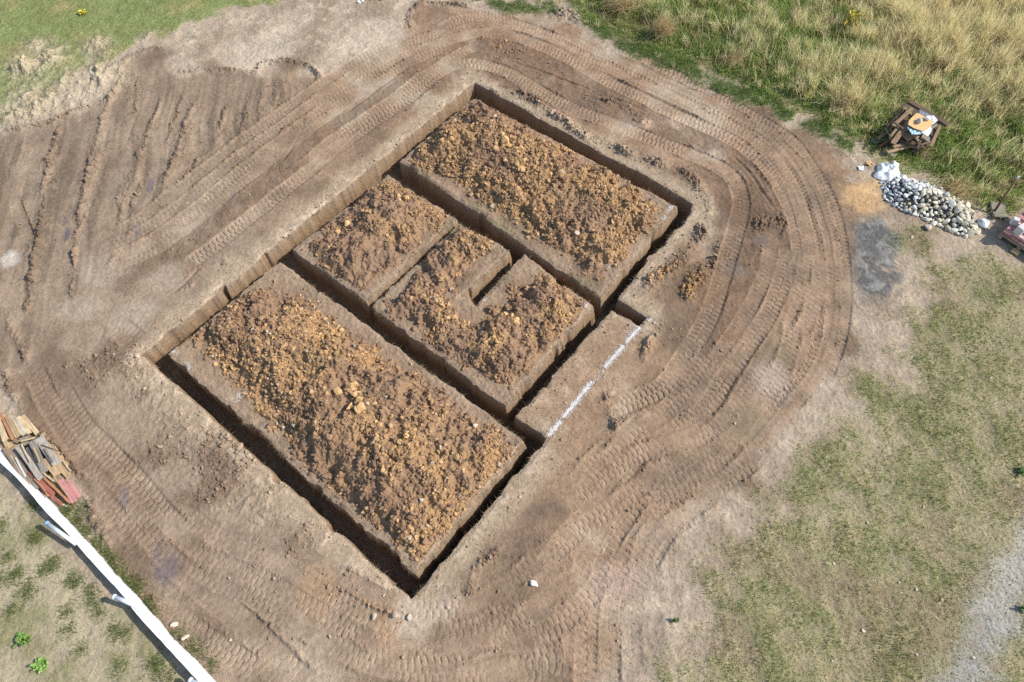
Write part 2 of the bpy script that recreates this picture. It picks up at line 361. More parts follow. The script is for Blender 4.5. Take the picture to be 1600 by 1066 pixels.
for px, h in (([(168, 175), (150, 230), (136, 292), (122, 355)], .07), ([(242, 185), (222, 240), (200, 290), (180, 330)], .06), ([(300, 180), (282, 235), (255, 300), (235, 345)], .06), ([(350, 175), (330, 235), (290, 290)], .05), ([(85, 235), (70, 300), (60, 380), (48, 470)], .07), ([(410, 130), (385, 185), (368, 240)], .05), ([(210, 110), (205, 150), (190, 200)], .05), ([(440, 120), (425, 160), (405, 205)], .06)):
    berm(px, 0.24, h, 0.12, 0.35, 0.4, (122, 103, 86))
for px in ([(0, 480), (12, 505), (25, 532), (45, 570)], [(0, 565), (15, 592), (37, 640), (57, 672), (85, 692), (107, 712), (122, 738), (135, 757), (148, 795), (165, 845), (190, 892), (222, 925), (250, 962), (280, 1000), (310, 1040)]):
    berm(px, 0.09, 0.075, 1.3, 0.75)
# edge of the scraped bed against the dry ground
berm([(0, 205), (55, 198), (95, 188), (118, 172), (168, 158), (185, 138), (192, 100), (215, 82), (262, 76)], 0.09, 0.05, 0.9, 0.55)
berm([(272, 112), (330, 108), (395, 112), (410, 98), (465, 98), (498, 118), (490, 132)], 0.10, 0.06, 1.0, 0.5)
berm([(645, 48), (642, 20), (662, 6), (720, 8), (735, 16)], 0.12, 0.07, 0.8, 0.6)
berm([(618, 48), (628, 42), (640, 40)], 0.14, 0.06, 0.6, 0.6)
for px in ([(130, 560), (160, 540), (205, 505)], [(165, 530), (170, 515), (165, 505)], [(345, 398), (352, 412), (345, 425)], [(270, 462), (300, 440), (310, 420)]):
    berm(px, 0.07, 0.04, 0.8, 0.5)
# crumbled edges along the inside of the haul loop
berm([(795, 140), (835, 158), (875, 185), (920, 212), (962, 228), (1010, 250), (1062, 268), (1088, 286), (1102, 312), (1104, 345)], 0.16, 0.09, 2.0, 0.72, 1.3)
berm([(1104, 345), (1088, 375), (1068, 402), (1040, 425), (1015, 448), (1010, 462)], 0.16, 0.10, 2.3, 0.72, 1.3)
berm([(1040, 495), (1030, 512), (1015, 540), (1003, 568)], 0.10, 0.09, 1.2, 0.85)
berm([(1110, 398), (1130, 395), (1100, 420), (1085, 440), (1062, 475)], 0.2, 0.07, 2.2, 0.55)
berm([(1170, 345), (1195, 350), (1220, 345), (1232, 355), (1215, 370)], 0.22, 0.12, 2.6, 0.75, 1.6)
berm([(1150, 215), (1172, 240), (1195, 275), (1218, 300), (1228, 330)], 0.07, 0.05, 0.8, 0.7)
berm([(945, 608), (955, 640), (962, 665), (958, 695), (945, 708)], 0.16, 0.10, 2.0, 0.7, 1.5)
berm([(1008, 665), (998, 690), (992, 705)], 0.06, 0.07, 0.8, 0.7)
berm([(1085, 590), (1062, 618), (1045, 640), (1036, 660)], 0.10, 0.08, 1.3, 0.75)
berm([(1160, 490), (1140, 520), (1120, 560)], 0.16, 0.05, 1.6, 0.5)
berm([(1195, 700), (1170, 722), (1130, 748), (1105, 770), (1090, 780)], 0.11, 0.06, 1.2, 0.65)
berm([(1260, 585), (1248, 612), (1215, 650), (1190, 690), (1165, 715)], 0.05, 0.05, 0.5, 0.6)
berm([(865, 832), (850, 852), (838, 880), (825, 905), (808, 945), (800, 975)], 0.12, 0.09, 1.8, 0.75, 1.4)
berm([(790, 850), (775, 862), (742, 890), (735, 920), (728, 950)], 0.10, 0.07, 1.9, 0.55)
berm([(745, 960), (768, 955), (785, 935), (800, 905)], 0.16, 0.08, 1.9, 0.7)
berm([(712, 955), (695, 972), (672, 992)], 0.07, 0.05, 1.0, 0.75)
berm([(398, 795), (430, 830), (462, 865), (495, 898), (520, 925)], 0.11, 0.05, 1.7, 0.4)
berm([(562, 960), (590, 955), (620, 962), (650, 985), (665, 996)], 0.2, 0.13, 3.4, 0.55, 1.6, (140, 112, 84))
berm([(535, 925), (560, 935), (580, 940)], 0.10, 0.05, 2.0, 0.2)
berm([(740, 62), (760, 55), (790, 78), (800, 90)], 0.3, 0.05, 1.8, 0.55, 1.2, (134, 106, 84))
berm([(860, 15), (890, 25), (905, 40)], 0.25, 0.14, 1.2, 0.5)
berm([(930, 145), (960, 160), (985, 172), (1010, 190), (1025, 195)], 0.2, 0.04, 1.5, 0.6)
berm([(850, 85), (830, 80), (800, 78)], 0.25, 0.03, 1.2, 0.6)
berm([(1040, 100), (1080, 130), (1130, 160), (1190, 190), (1235, 216)], 0.16, 0.035, 0.8, 0.45)
berm([(105, 915), (380, 905), (400, 935), (410, 980), (440, 1000)][1:], 0.5, 0.05, 1.4, 0.3, 2.0)
for px in ([(565, 505), (540, 520)], ): pass
for px in ([(1225, 230), (1250, 266), (1280, 325), (1297, 380), (1303, 430), (1301, 490), (1290, 530), (1275, 572)], ):
    rut(px, 0.045, 0.045, 0.45)
for px in ([(560, 208), (520, 245), (470, 282), (430, 312), (395, 340)], [(790, 92), (870, 120), (950, 152), (1010, 172)], [(1000, 110), (1040, 128), (1090, 142)],
           [(905, 1000), (880, 1010), (855, 1030)], [(905, 815), (870, 870), (840, 920)], [(312, 415), (290, 440), (268, 460)], [(1140, 240), (1170, 268), (1200, 310), (1216, 335)],
           [(950, 840), (925, 890), (915, 960)], [(440, 255), (470, 205), (478, 160)], [(640, 100), (590, 140), (540, 175)], [(165, 500), (160, 530)]):
    rut(px, 0.04, 0.028, 0.4)
# tyre prints, oldest first
track([(20, 300), (35, 340), (52, 385)], 0.16, 0.015, 0.13, 0.018, 0.4, 0.7)
track([(50, 575), (85, 640), (125, 702), (165, 745), (190, 775), (220, 815), (262, 868), (310, 915), (375, 968), (440, 1030), (490, 1080)], 0.25, 0.03, 0.15, 0.026, 0.5, 0.9)
track([(92, 605), (112, 637), (137, 672), (175, 712), (212, 752), (250, 798), (300, 845), (350, 880), (400, 900), (455, 935), (515, 968), (565, 995), (625, 1014), (680, 1018), (750, 1008), (810, 978), (870, 928), (910, 895), (940, 865), (955, 830), (965, 790)], 0.25, 0.035, 0.145, 0.028, 0.65, 1.0)
track([(280, 800), (340, 840), (400, 862), (450, 885), (495, 912), (540, 945), (590, 975), (640, 990)], 0.22, 0.025, 0.14, 0.026, 0.55, 0.85)
track([(395, 1028), (435, 1048), (470, 1085)], 0.23, 0.03, 0.14, 0.026, 0.5, 0.9)
track([(545, 1012), (610, 1036), (680, 1046), (760, 1044), (830, 1034), (900, 1040)], 0.24, 0.03, 0.14, 0.028, 0.6)
track([(640, 1072), (740, 1062), (830, 1030), (880, 1000), (930, 960), (985, 900), (1030, 840), (1080, 800)], 0.24, 0.03, 0.15, 0.026, 0.5, 0.8)
track([(915, 1090), (917, 1020), (918, 960), (928, 900), (945, 860), (975, 810), (1020, 755), (1060, 705)], 0.24, 0.035, 0.15, 0.032, 0.65)
track([(950, 1090), (952, 1030), (958, 980), (965, 930), (990, 880), (1020, 830), (1060, 790)], 0.23, 0.03, 0.15, 0.032, 0.55)
track([(838, 915), (855, 880), (885, 838), (925, 795), (965, 745), (1005, 705), (1050, 675), (1105, 635), (1140, 582), (1175, 530), (1206, 478), (1225, 430), (1232, 380)], 0.25, 0.035, 0.14, 0.03, 0.75)
track([(900, 760), (930, 720), (965, 690), (1010, 655)], 0.24, 0.025, 0.14, 0.028, 0.6, 0.8)
track([(940, 645), (985, 628), (1035, 605), (1065, 565), (1105, 500), (1125, 440), (1148, 365), (1158, 312), (1140, 272), (1085, 242), (1030, 220), (965, 195), (900, 172), (840, 140), (790, 112), (735, 98), (690, 112), (640, 150), (560, 205), (480, 268), (400, 331), (350, 371), (300, 408), (282, 416)], 0.25, 0.04, 0.14, 0.03, 0.75)
track([(1060, 1000), (1068, 1018), (1075, 1035)], 0.2, 0.02, 0.12, 0.03, 0.4, 1.0, (0.1, 0.1))
track([(1060, 708), (1100, 688), (1150, 640), (1185, 600), (1225, 545), (1245, 490), (1250, 420), (1246, 360), (1225, 300), (1190, 252), (1140, 215), (1085, 190), (1020, 160), (960, 132), (900, 98), (850, 72), (800, 55), (750, 52)], 0.25, 0.035, 0.14, 0.03, 0.7)
track([(1010, 812), (1070, 775), (1120, 735), (1165, 690), (1215, 628), (1255, 575), (1278, 515), (1284, 450), (1281, 390), (1262, 318), (1235, 265), (1190, 215), (1130, 180), (1060, 146), (990, 115), (920, 84), (860, 56), (810, 40), (760, 44)], 0.26, 0.04, 0.14, 0.03, 0.72)
track([(1285, 600), (1302, 555), (1316, 500), (1319, 440), (1312, 370), (1298, 315), (1272, 265), (1238, 220), (1190, 188), (1130, 155), (1070, 122), (1010, 92), (950, 68)], 0.2, 0.03, 0.14, 0.028, 0.6, 1.0, (0.5, 0.5), 0.15)
track([(1075, 660), (1110, 660), (1150, 680), (1180, 690)], 0.18, 0.015, 0.14, 0.02, 0.3, 0.6)
track([(165, 408), (230, 380), (300, 330), (350, 290), (400, 250), (450, 212), (500, 175), (550, 140), (605, 103), (655, 78), (705, 62), (755, 50), (800, 46)], 0.24, 0.035, 0.135, 0.028, 0.7)
track([(370, 238), (420, 205), (470, 172), (510, 150), (560, 125)], 0.22, 0.02, 0.13, 0.022, 0.5, 0.7)
track([(475, 258), (540, 205), (610, 157), (655, 124), (702, 95), (735, 76), (755, 72)], 0.23, 0.03, 0.135, 0.026, 0.6)
track([(545, 122), (605, 97), (660, 64), (700, 38), (740, 26), (790, 32), (850, 52), (910, 78)], 0.24, 0.035, 0.135, 0.028, 0.7)
track([(690, 12), (730, 18), (770, 26), (810, 32)], 0.2, 0.02, 0.13, 0.024, 0.5, 0.8)
track([(150, 500), (190, 515), (225, 545)], 0.3, 0.02, 0.14, 0.02, 0.4, 0.6)
# fainter passes beside the main ones
def shifted(px, d):
    P = ats(px); T = np.gradient(P, axis=0); T /= np.linalg.norm(T, axis=1)[:, None]; Q = P+np.stack([-T[:, 1], T[:, 0]], 1)*d
    return [tuple(float(c) for c in project(q[0], q[1], 0.0)) for q in Q]
LOOP = [(1010, 812), (1070, 775), (1120, 735), (1165, 690), (1215, 628), (1255, 575), (1278, 515), (1284, 450), (1281, 390), (1262, 318), (1235, 265), (1190, 215), (1130, 180), (1060, 146), (990, 115), (920, 84), (860, 56)]
INN = [(965, 745), (1005, 705), (1050, 675), (1105, 635), (1140, 582), (1175, 530), (1206, 478), (1225, 430), (1232, 380)]
BOT = [(300, 845), (350, 880), (400, 900), (455, 935), (515, 968), (565, 995), (625, 1014), (680, 1018), (750, 1008), (810, 978), (870, 928), (910, 895), (940, 865), (955, 830)]
UPL = [(165, 408), (230, 380), (300, 330), (350, 290), (400, 250), (450, 212), (500, 175), (550, 140), (605, 103), (655, 78), (705, 62)]
for base, ds in ((LOOP, (.28, -.30)), (INN, (.45, -.5, -.9)), (BOT, (.42, -.38, .8)), (UPL, (-.35, .5, .95)), ([(916, 1060), (917, 1020), (918, 960), (928, 900), (945, 860), (975, 810), (1020, 755)], (.3, -.45, -.9))):
    for d_ in ds: track(shifted(base, d_), 0.2, 0.012, 0.13+0.02*abs(d_), 0.022, 0.35, 0.7)
for px in ([(940, 730), (985, 690), (1040, 640), (1080, 590), (1110, 540)], [(870, 800), (920, 760), (980, 720), (1060, 690), (1120, 660)], [(1090, 780), (1150, 740), (1200, 700)], [(850, 880), (900, 830), (960, 790), (1030, 740)], [(1180, 640), (1215, 590), (1235, 540), (1240, 500)],
           [(820, 1000), (880, 970), (930, 920), (960, 870)], [(980, 330), (1040, 300)][:0] or [(1080, 240), (1130, 262), (1165, 300)], [(1000, 900), (1010, 850), (1040, 810)], [(700, 1060), (800, 1050), (870, 1050)], [(250, 940), (330, 1000), (420, 1060)], [(120, 730), (170, 790), (230, 860)]):
    track(px, 0.22, 0.014, 0.14, 0.024, 0.4, 0.85)
H = Hf.reshape(NY, NX); K = Kf.reshape(NY, NX, 3); CLD = Cf.reshape(NY, NX); TRK = TRK.reshape(NY, NX)

# streaks left by the bucket teeth in the scraped bed
a0 = ats([(165, 400), (210, 130)]); dr = (a0[1]-a0[0])/np.linalg.norm(a0[1]-a0[0])
GXX = gx[None, :].astype(np.float32); GYY = gy[:, None].astype(np.float32)
along = GXX*dr[0]+GYY*dr[1]; across = -GXX*dr[1]+GYY*dr[0]+0.25*n_big
def nz2(a, b, seed):
    L = np.random.default_rng(seed).uniform(-1, 1, (512, 512)).astype(np.float32)
    ia = np.floor(a).astype(int); ib = np.floor(b).astype(int); ta = a-ia; tb = b-ib; ta = ta*ta*(3-2*ta); tb = tb*tb*(3-2*tb)
    ia %= 511; ib %= 511
    return (L[ia, ib]*(1-ta)+L[ia+1, ib]*ta)*(1-tb)+(L[ia, ib+1]*(1-ta)+L[ia+1, ib+1]*ta)*tb
st = nz2(along/1.6, across/0.11, 5)*0.6+nz2(along/2.5, across/0.28, 6)
H += m_scr*(1-TRK)*st*0.011
K = mix(K, K*0.72, m_scr*(1-0.7*TRK)*smooth(0.0, 0.9, st)); K = mix(K, K*1.16, m_scr*(1-0.7*TRK)*smooth(0.1, 0.9, -st))
CLD += m_scr*0.10*smooth(0, 0.8, st)+m_rough*0.75*smooth(-0.3, 0.8, n_mid)+m_dirt*0.13+m_trd*(1-TRK)*0.22*smooth(0, 1, n_mid)
CLD += off*0.06
H += m_trd*(1-TRK)*(0.012*n_sm)
K = mix(K, col(118, 96, 79), m_trd*(1-TRK)*0.6)
# dark damp stains, tan dusty patches
for (px, py, rx, c, f) in ((235, 290, .18, (104, 96, 104), .8), (100, 345, .12, (110, 102, 110), .7), (105, 365, .18, (96, 88, 98), .8), (215, 358, .2, (112, 104, 108), .6), (262, 888, .34, (104, 94, 98), .7), (245, 868, .28, (110, 98, 100), .6),
                           (195, 780, .25, (110, 100, 104), .6), (365, 308, .2, (116, 104, 104), .5), (1150, 415, .35, (140, 128, 124), .7), (1190, 375, .3, (140, 126, 120), .7),
                           (1165, 335, 1.1, (106, 84, 68), .75), (1095, 440, .9, (116, 92, 70), .65), (1150, 395, .9, (112, 90, 74), .65), (1120, 500, .8, (120, 97, 80), .5), (1110, 320, .5, (110, 88, 72), .5), (1010, 250, .6, (122, 100, 86), .4), (780, 70, .8, (124, 100, 82), .5), (690, 30, .6, (128, 108, 92), .5), (900, 180, .7, (126, 103, 88), .4), (790, 910, .6, (120, 99, 82), .5), (350, 870, .9, (130, 111, 95), .4), (430, 950, .8, (130, 111, 95), .4), (15, 405, .3, (196, 184, 172), .9), (120, 480, .5, (172, 156, 138), .55), (150, 430, .6, (170, 154, 136), .5), (260, 430, .6, (170, 152, 134), .5), (210, 500, .6, (174, 158, 140), .55),
                           (500, 925, .5, (170, 138, 106), .5), (610, 985, .4, (168, 136, 108), .4), (650, 960, .5, (188, 168, 148), .8), (690, 940, .5, (186, 166, 146), .7), (780, 905, .45, (140, 118, 98), .7),
                           (1210, 560, .5, (126, 112, 92), .6), (1160, 660, .5, (128, 114, 94), .6), (1205, 600, .6, (186, 164, 148), .7), (1060, 190, .3, (184, 160, 140), .7), (1120, 245, .3, (190, 170, 150), .6), (1010, 195, .3, (186, 158, 138), .7),
                           (960, 905, .5, (176, 150, 134), .6), (850, 1040, .5, (140, 122, 104), .5), (1015, 1010, .5, (130, 112, 98), .5), (1030, 240, .5, (176, 150, 128), .4), (30, 80, .8, (150, 142, 110), .4), (570, 70, 1.6, (198, 182, 162), .5), (420, 75, 1.4, (196, 180, 160), .5)):
    p = at(px, py); d2 = ((GXX-p[0])**2+(GYY-p[1])**2)**0.5/rx+edge*0.8
    if rx < 0.3: d2 = ((along-(p@dr))**2/9+(-GXX*dr[1]+GYY*dr[0]-(-p[0]*dr[1]+p[1]*dr[0]))**2)**0.5/(rx*0.5)+edge*0.7
    K = mix(K, col(*c), smooth(1.25, 0.4, d2)*f)
# hummocks of pushed-up dry turf by the lawn
for (px, py, r_, h) in ((40, 110, .55, .28), (78, 88, .5, .22), (62, 70, .35, .16), (150, 75, .45, .16), (130, 125, .7, .16), (165, 120, .6, .14), (60, 160, .8, .12), (25, 172, .7, .12), (140, 150, .5, .1), (290, 60, .4, .08), (230, 60, .3, .08)):
    p = at(px, py); d2 = ((GXX-p[0])**2+(GYY-p[1])**2)/(r_*1.35)**2
    g = np.exp(-d2*1.6)*(1+0.5*n_mid+0.3*n_sm); H += 0.30*h*g*(1+0.9*n_sm+0.6*n_mid); K = mix(K, col(176, 160, 138), np.clip(g*1.3, 0, 0.85))
    CLD += g*0.15
# the strips between trench and haul road and the rims of the blocks keep dry matted turf
rim = smooth(0.75, 0.2, -OUTD+0.0+edge*0.5)*(OUTD < 0)*m_dirt*(1-TRK)
K = mix(K, mix(np.broadcast_to(col(172, 151, 128), K.shape), col(188, 168, 146), smooth(0, 1, n_sm+n_mid*0.5)), rim*0.9)
blk = (ISLD > -0.12)*1.0
K = mix(K, mix(np.broadcast_to(col(150, 125, 103), K.shape), col(124, 102, 84), smooth(-0.1, 1, n_mid)), blk*0.85)
rimb = blk*smooth(0.5, 0.05, ISLD+edge*0.3)
K = mix(K, col(168, 147, 126), rimb*0.4); K = mix(K, col(138, 134, 100), rimb*smooth(0.6, 1.2, n_mid+n_big*0.4)*0.55)
H = H*(1-blk*0.4)+blk*(0.010*n_sm+0.006*n_fine)
porch = smooth(-0.15, 0.15, upsample(poly_sd(CXX, CYY, np.array([(3.57, -6.5), (6.5, -6.55), (6.55, -7.75), (3.4, -7.8)])*U)))
K = mix(K, mix(np.broadcast_to(col(152, 124, 100), K.shape), col(168, 140, 116), smooth(0, 1, n_sm)), porch*0.6)
CLD *= (OUTD < 0.0)
CLD += blk*0.42*smooth(-0.6, 0.6, n_mid+n_sm*0.5)+rim*0.16+1.1*smooth(0.16, 0.02, -OUTD)*(OUTD < 0)*smooth(-0.2, 0.8, n_mid)
# lime dust on the block corners
LIME = []
for (px, py, n, s1, s2) in ((270, 548, 40, .06, .16), (290, 574, 90, .12, .14), (1040, 342, 60, .14, .10), (1048, 325, 50, .12, .08), (915, 478, 40, .10, .06), (815, 695, 40, .16, .04), (800, 710, 30, .2, .05), (447, 655, 30, .1, .08), (372, 620, 30, .15, .1), (500, 660, 24, .12, .08),
                            (700, 322, 16, .1, .05), (660, 350, 14, .1, .05), (575, 440, 20, .1, .08), (750, 620, 14, .1, .05), (740, 618, 10, .05, .05), (675, 350, 14, .1, .06), (758, 468, 8, .06, .04), (950, 415, 20, .12, .1), (985, 195, 30, .1, .1), (1015, 500, 26, .06, .06), (458, 355, 18, .1, .05), (610, 225, 14, .1, .05), (252, 577, 30, .15, .03), (1000, 392, 16, .2, .06)):
    LIME.append((at(px, py), n, s1, s2))

spk = np.random.default_rng(12).normal(0, 1, (NY, NX)).astype(np.float32)
K = K*np.clip(1+0.09*spk+0.13*n_fine+0.09*n_sm, 0.55, 1.5)[..., None]
H = H+0.0022*spk*(SDT < -0.02)*(1-0.4*TRK)
SDTs = SDT
depth = 0.95+0.05*n_big+0.03*n_mid
wall = smooth(0.0, 0.055, SDT)
gyo, gxo = np.gradient(ISLD[sub]); sef = np.zeros_like(SDT); sef[sub] = smooth(0.5, 0.95, gyo/(np.hypot(gxo, gyo)+1e-6))*(ISLD[sub] > -0.3)
wall = wall*(1-sef)+sef*smooth(-0.01, 0.15, SDT)
floor_n = 0.03*n_mid+0.03*n_sm+0.012*n_fine
# shoulders: worn, slightly rounded lip
H -= smooth(-0.10, 0.0, SDT)*0.02*(1+n_sm)*(SDT < 0.06)
H = np.where(SDT > 0, H*(1-wall)+wall*(-depth+floor_n+0.10*smooth(0.13, 0.05, SDT)), H)
ZZ = H
hgt = lambda x, y: gsample(ZZ, x, y)

# ------------------------------------------------------------------ cut the sheet into the pieces one would name
PX, PY = project(GXX, GYY, 0.0)
vis = (PX > -190) & (PX < 1790) & (PY > -170) & (PY < 1230)
cv = vis[:-1, :-1] & vis[1:, 1:]
cc = lambda A: A[:-1, :-1]
lab = np.zeros(cv.shape, np.int8)                                   # 0 bare ground
lab[(cc(m_tl) > .5)] = 1; lab[(cc(m_lawn) > .5) & (cc(m_dirt) < .5)] = 1
lab[(cc(m_tall) > .5) & (cc(m_dirt) < .5)] = 2
lab[(cc(m_ash) > .5)] = 3; lab[cc(m_path) > .5] = 4
lab[(cc(SDT) > 0.004) | (SDT[1:, 1:] > 0.004)] = 5
FV = np.arange(NX*NY, dtype=np.int32).reshape(NY, NX)
jx = 0.35*GS*np.random.default_rng(3).uniform(-1, 1, (NY, NX)); jy = 0.35*GS*np.random.default_rng(4).uniform(-1, 1, (NY, NX))
VX = (np.broadcast_to(GXX, (NY, NX))+jx*(SDT < -0.02)).ravel(); VY = (np.broadcast_to(GYY, (NY, NX))+jy*(SDT < -0.02)).ravel()
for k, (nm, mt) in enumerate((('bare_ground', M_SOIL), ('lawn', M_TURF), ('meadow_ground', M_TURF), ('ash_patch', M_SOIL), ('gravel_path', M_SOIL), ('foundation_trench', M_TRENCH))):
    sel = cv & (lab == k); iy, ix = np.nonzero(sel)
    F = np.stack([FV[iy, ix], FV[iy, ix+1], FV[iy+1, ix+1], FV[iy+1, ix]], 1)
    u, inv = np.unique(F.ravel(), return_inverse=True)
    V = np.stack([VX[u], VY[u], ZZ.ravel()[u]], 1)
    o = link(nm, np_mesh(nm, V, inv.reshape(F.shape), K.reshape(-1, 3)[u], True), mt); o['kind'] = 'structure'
# far ground beyond what the picture shows, out to the horizon
b = 1500.0; hv = []; g2 = np.concatenate([[-b, -300, -90], np.arange(-50, 51, 1.0), [90, 300, b]])
fx, fy = np.meshgrid(g2+6, g2-2); i_ = np.arange(fx.size).reshape(fx.shape)
fpx, fpy = project(fx, fy, 0.0); dd = (fx-CX)*fw[0]+(fy-CY)*fw[1]-CZ*fw[2]
inside = (dd > 0) & (fpx > -100) & (fpx < 1700) & (fpy > -100) & (fpy < 1160)
q = np.stack([i_[:-1, :-1], i_[:-1, 1:], i_[1:, 1:], i_[1:, :-1]], -1).reshape(-1, 4)
q = q[~inside.ravel()[q].any(1)]
u, inv = np.unique(q.ravel(), return_inverse=True)
fc = mix(np.broadcast_to(col(150, 140, 108), (len(u), 3)), col(120, 124, 82), np.random.default_rng(2).uniform(0, 1, len(u)))
far = link('far_field', np_mesh('far_field', np.stack([fx.ravel()[u], fy.ravel()[u], np.full(len(u), -0.18)], 1), inv.reshape(q.shape), fc, True), M_TURF)
far['kind'] = 'structure'
# ------------------------------------------------------------------ clods
def ico(sub):
    import bmesh
    bm = bmesh.new(); bmesh.ops.create_icosphere(bm, subdivisions=sub, radius=1.0)
    V = np.array([v.co[:] for v in bm.verts]); F = np.array([[v.index for v in f.verts] for f in bm.faces]); bm.free(); return V, F
ICO1, ICO2, ICO3 = ico(1), ico(2), ico(3)
def lumps(base, n, jit, seed, flat=(0.55, 1.0)):
    r = np.random.default_rng(seed); V, F = base; out = []
    for _ in range(n):
        W = V*(1+r.uniform(-jit, jit, (len(V), 1)))
        for _k in range(5):                                          # chop flats, like broken clay
            d = r.normal(size=3); d /= np.linalg.norm(d); h = r.uniform(0.30, 0.75); ex = W@d-h
            W = W-np.outer(np.maximum(ex, 0), d)
        out.append(W*np.array([r.uniform(0.8, 1.2), r.uniform(0.7, 1.1), r.uniform(*flat)]))
    return out, F
CL_S = lumps(ICO1, 30, 0.36, 5, (0.4, 0.9)); CL_L = lumps(ICO2, 30, 0.14, 6, (0.45, 0.9))
def rot_mats(n, r, tilt=0.5):
    a = r.uniform(0, 2*np.pi, n); b = r.normal(0, tilt, n); g = r.normal(0, tilt, n)
    ca, sa, cb, sb, cg, sg = np.cos(a), np.sin(a), np.cos(b), np.sin(b), np.cos(g), np.sin(g); o = np.zeros(n); i = np.ones(n)
    Z = np.stack([ca, -sa, o, sa, ca, o, o, o, i], -1).reshape(-1, 3, 3); Y = np.stack([cb, o, sb, o, i, o, -sb, o, cb], -1).reshape(-1, 3, 3)
    X = np.stack([i, o, o, o, cg, -sg, o, sg, cg], -1).reshape(-1, 3, 3); return Z@Y@X
def scatter(name, P, R, COL, seed, big=0.035, mat=None, sink=0.25, parent=None, smooth_shade=False):
    r = np.random.default_rng(seed); VS, FS, CS = [], [], []; off = 0
    for (var, F), sel in ((CL_S, np.nonzero(R < big)[0]), (CL_L, np.nonzero(R >= big)[0])):
        if not len(sel): continue
        which = r.integers(0, len(var), len(sel)); M = rot_mats(len(sel), r)
        W = np.asarray(var)[which]
        V = np.einsum('nij,nvj->nvi', M, W)*R[sel][:, None, None]
        V = V+P[sel][:, None, :]; V[:, :, 2] += (R[sel]*(0.6-sink))[:, None]
        nv = W.shape[1]; VS.append(V.reshape(-1, 3)); FS.append((F[None]+(np.arange(len(sel))*nv)[:, None, None]).reshape(-1, 3)+off)
        CS.append(np.repeat(COL[sel]*r.uniform(0.85, 1.15, (len(sel), 1)), nv, 0)); off += len(sel)*nv
    me = np_mesh(name, np.vstack(VS), np.vstack(FS), np.vstack(CS), smooth_shade)
    return link(name, me, mat or M_CLOD, parent)
def radii(n, r, lo, hi, p=2.6):                  # power law
    u = r.uniform(0, 1, n); return (lo**(1-p)+(hi**(1-p)-lo**(1-p))*u)**(1/(1-p))

# crumbs over the bare ground, as dense as the ground is churned
r_ = np.random.default_rng(77)
n = 900000; ix = r_.integers(0, NX, n); iy = r_.integers(0, NY, n)
keep = (r_.uniform(0, 1, n) < np.clip(CLD[iy, ix]*0.62, 0, 1)) & vis[iy, ix] & (SDT[iy, ix] < -0.03)
ix, iy = ix[keep], iy[keep]; n = len(ix); d = CLD[iy, ix]
x = gx[ix]+r_.uniform(-.01, .01, n); y = gy[iy]+r_.uniform(-.01, .01, n)
R = radii(n, r_, 0.008, 0.055, 2.8)*(0.75+0.35*np.clip(d, 0, 2))
R = R*(1+0.35*m_rough[iy, ix]); R = np.where(d < 0.15, np.minimum(R, 0.022), np.minimum(R*(1+0.35*(d > 1.2)), 0.09))
cb = K[iy, ix]; cl = mix(cb*1.05, np.where((r_.uniform(0, 1, n) < 0.25)[:, None], col(196, 176, 154), col(148, 122, 100)), r_.uniform(0.0, 0.6, n))
och = np.clip(1.6-np.min([np.hypot(x-at(a, b)[0], y-at(a, b)[1])/s for a, b, s in ((1050, 440, .8), (1075, 470, .8), (1040, 490, .7), (620, 970, .7), (590, 958, .5), (770, 62, .9), (800, 85, .6), (1000, 420, .4))], 0), 0, 1)
cl = mix(cl, col(188, 146, 96), och*r_.uniform(0.2, 1, n))
o = scatter('soil_crumbs', np.stack([x, y, ZZ[iy, ix]], 1), R, cl, 8); tag(o, 'loose soil crumbs strewn over the bare churned ground and along the tyre tracks', 'soil crumbs', None, 'stuff')
# a few fallen lumps in the trench bottoms
n = 60000; ix = r_.integers(tx0, tx1, n); iy = r_.integers(ty0, ty1, n); k = SDT[iy, ix] > 0.08; ix, iy = ix[k], iy[k]; ix, iy = ix[:2600], iy[:2600]; n = len(ix)
o = scatter('fallen_soil', np.stack([gx[ix], gy[iy], ZZ[iy, ix]], 1), radii(n, r_, 0.012, 0.07, 2.6), np.tile(col(140, 112, 84), (n, 1)), 9); tag(o, 'fallen lumps of soil on the trench bottoms', 'soil crumbs', None, 'stuff')

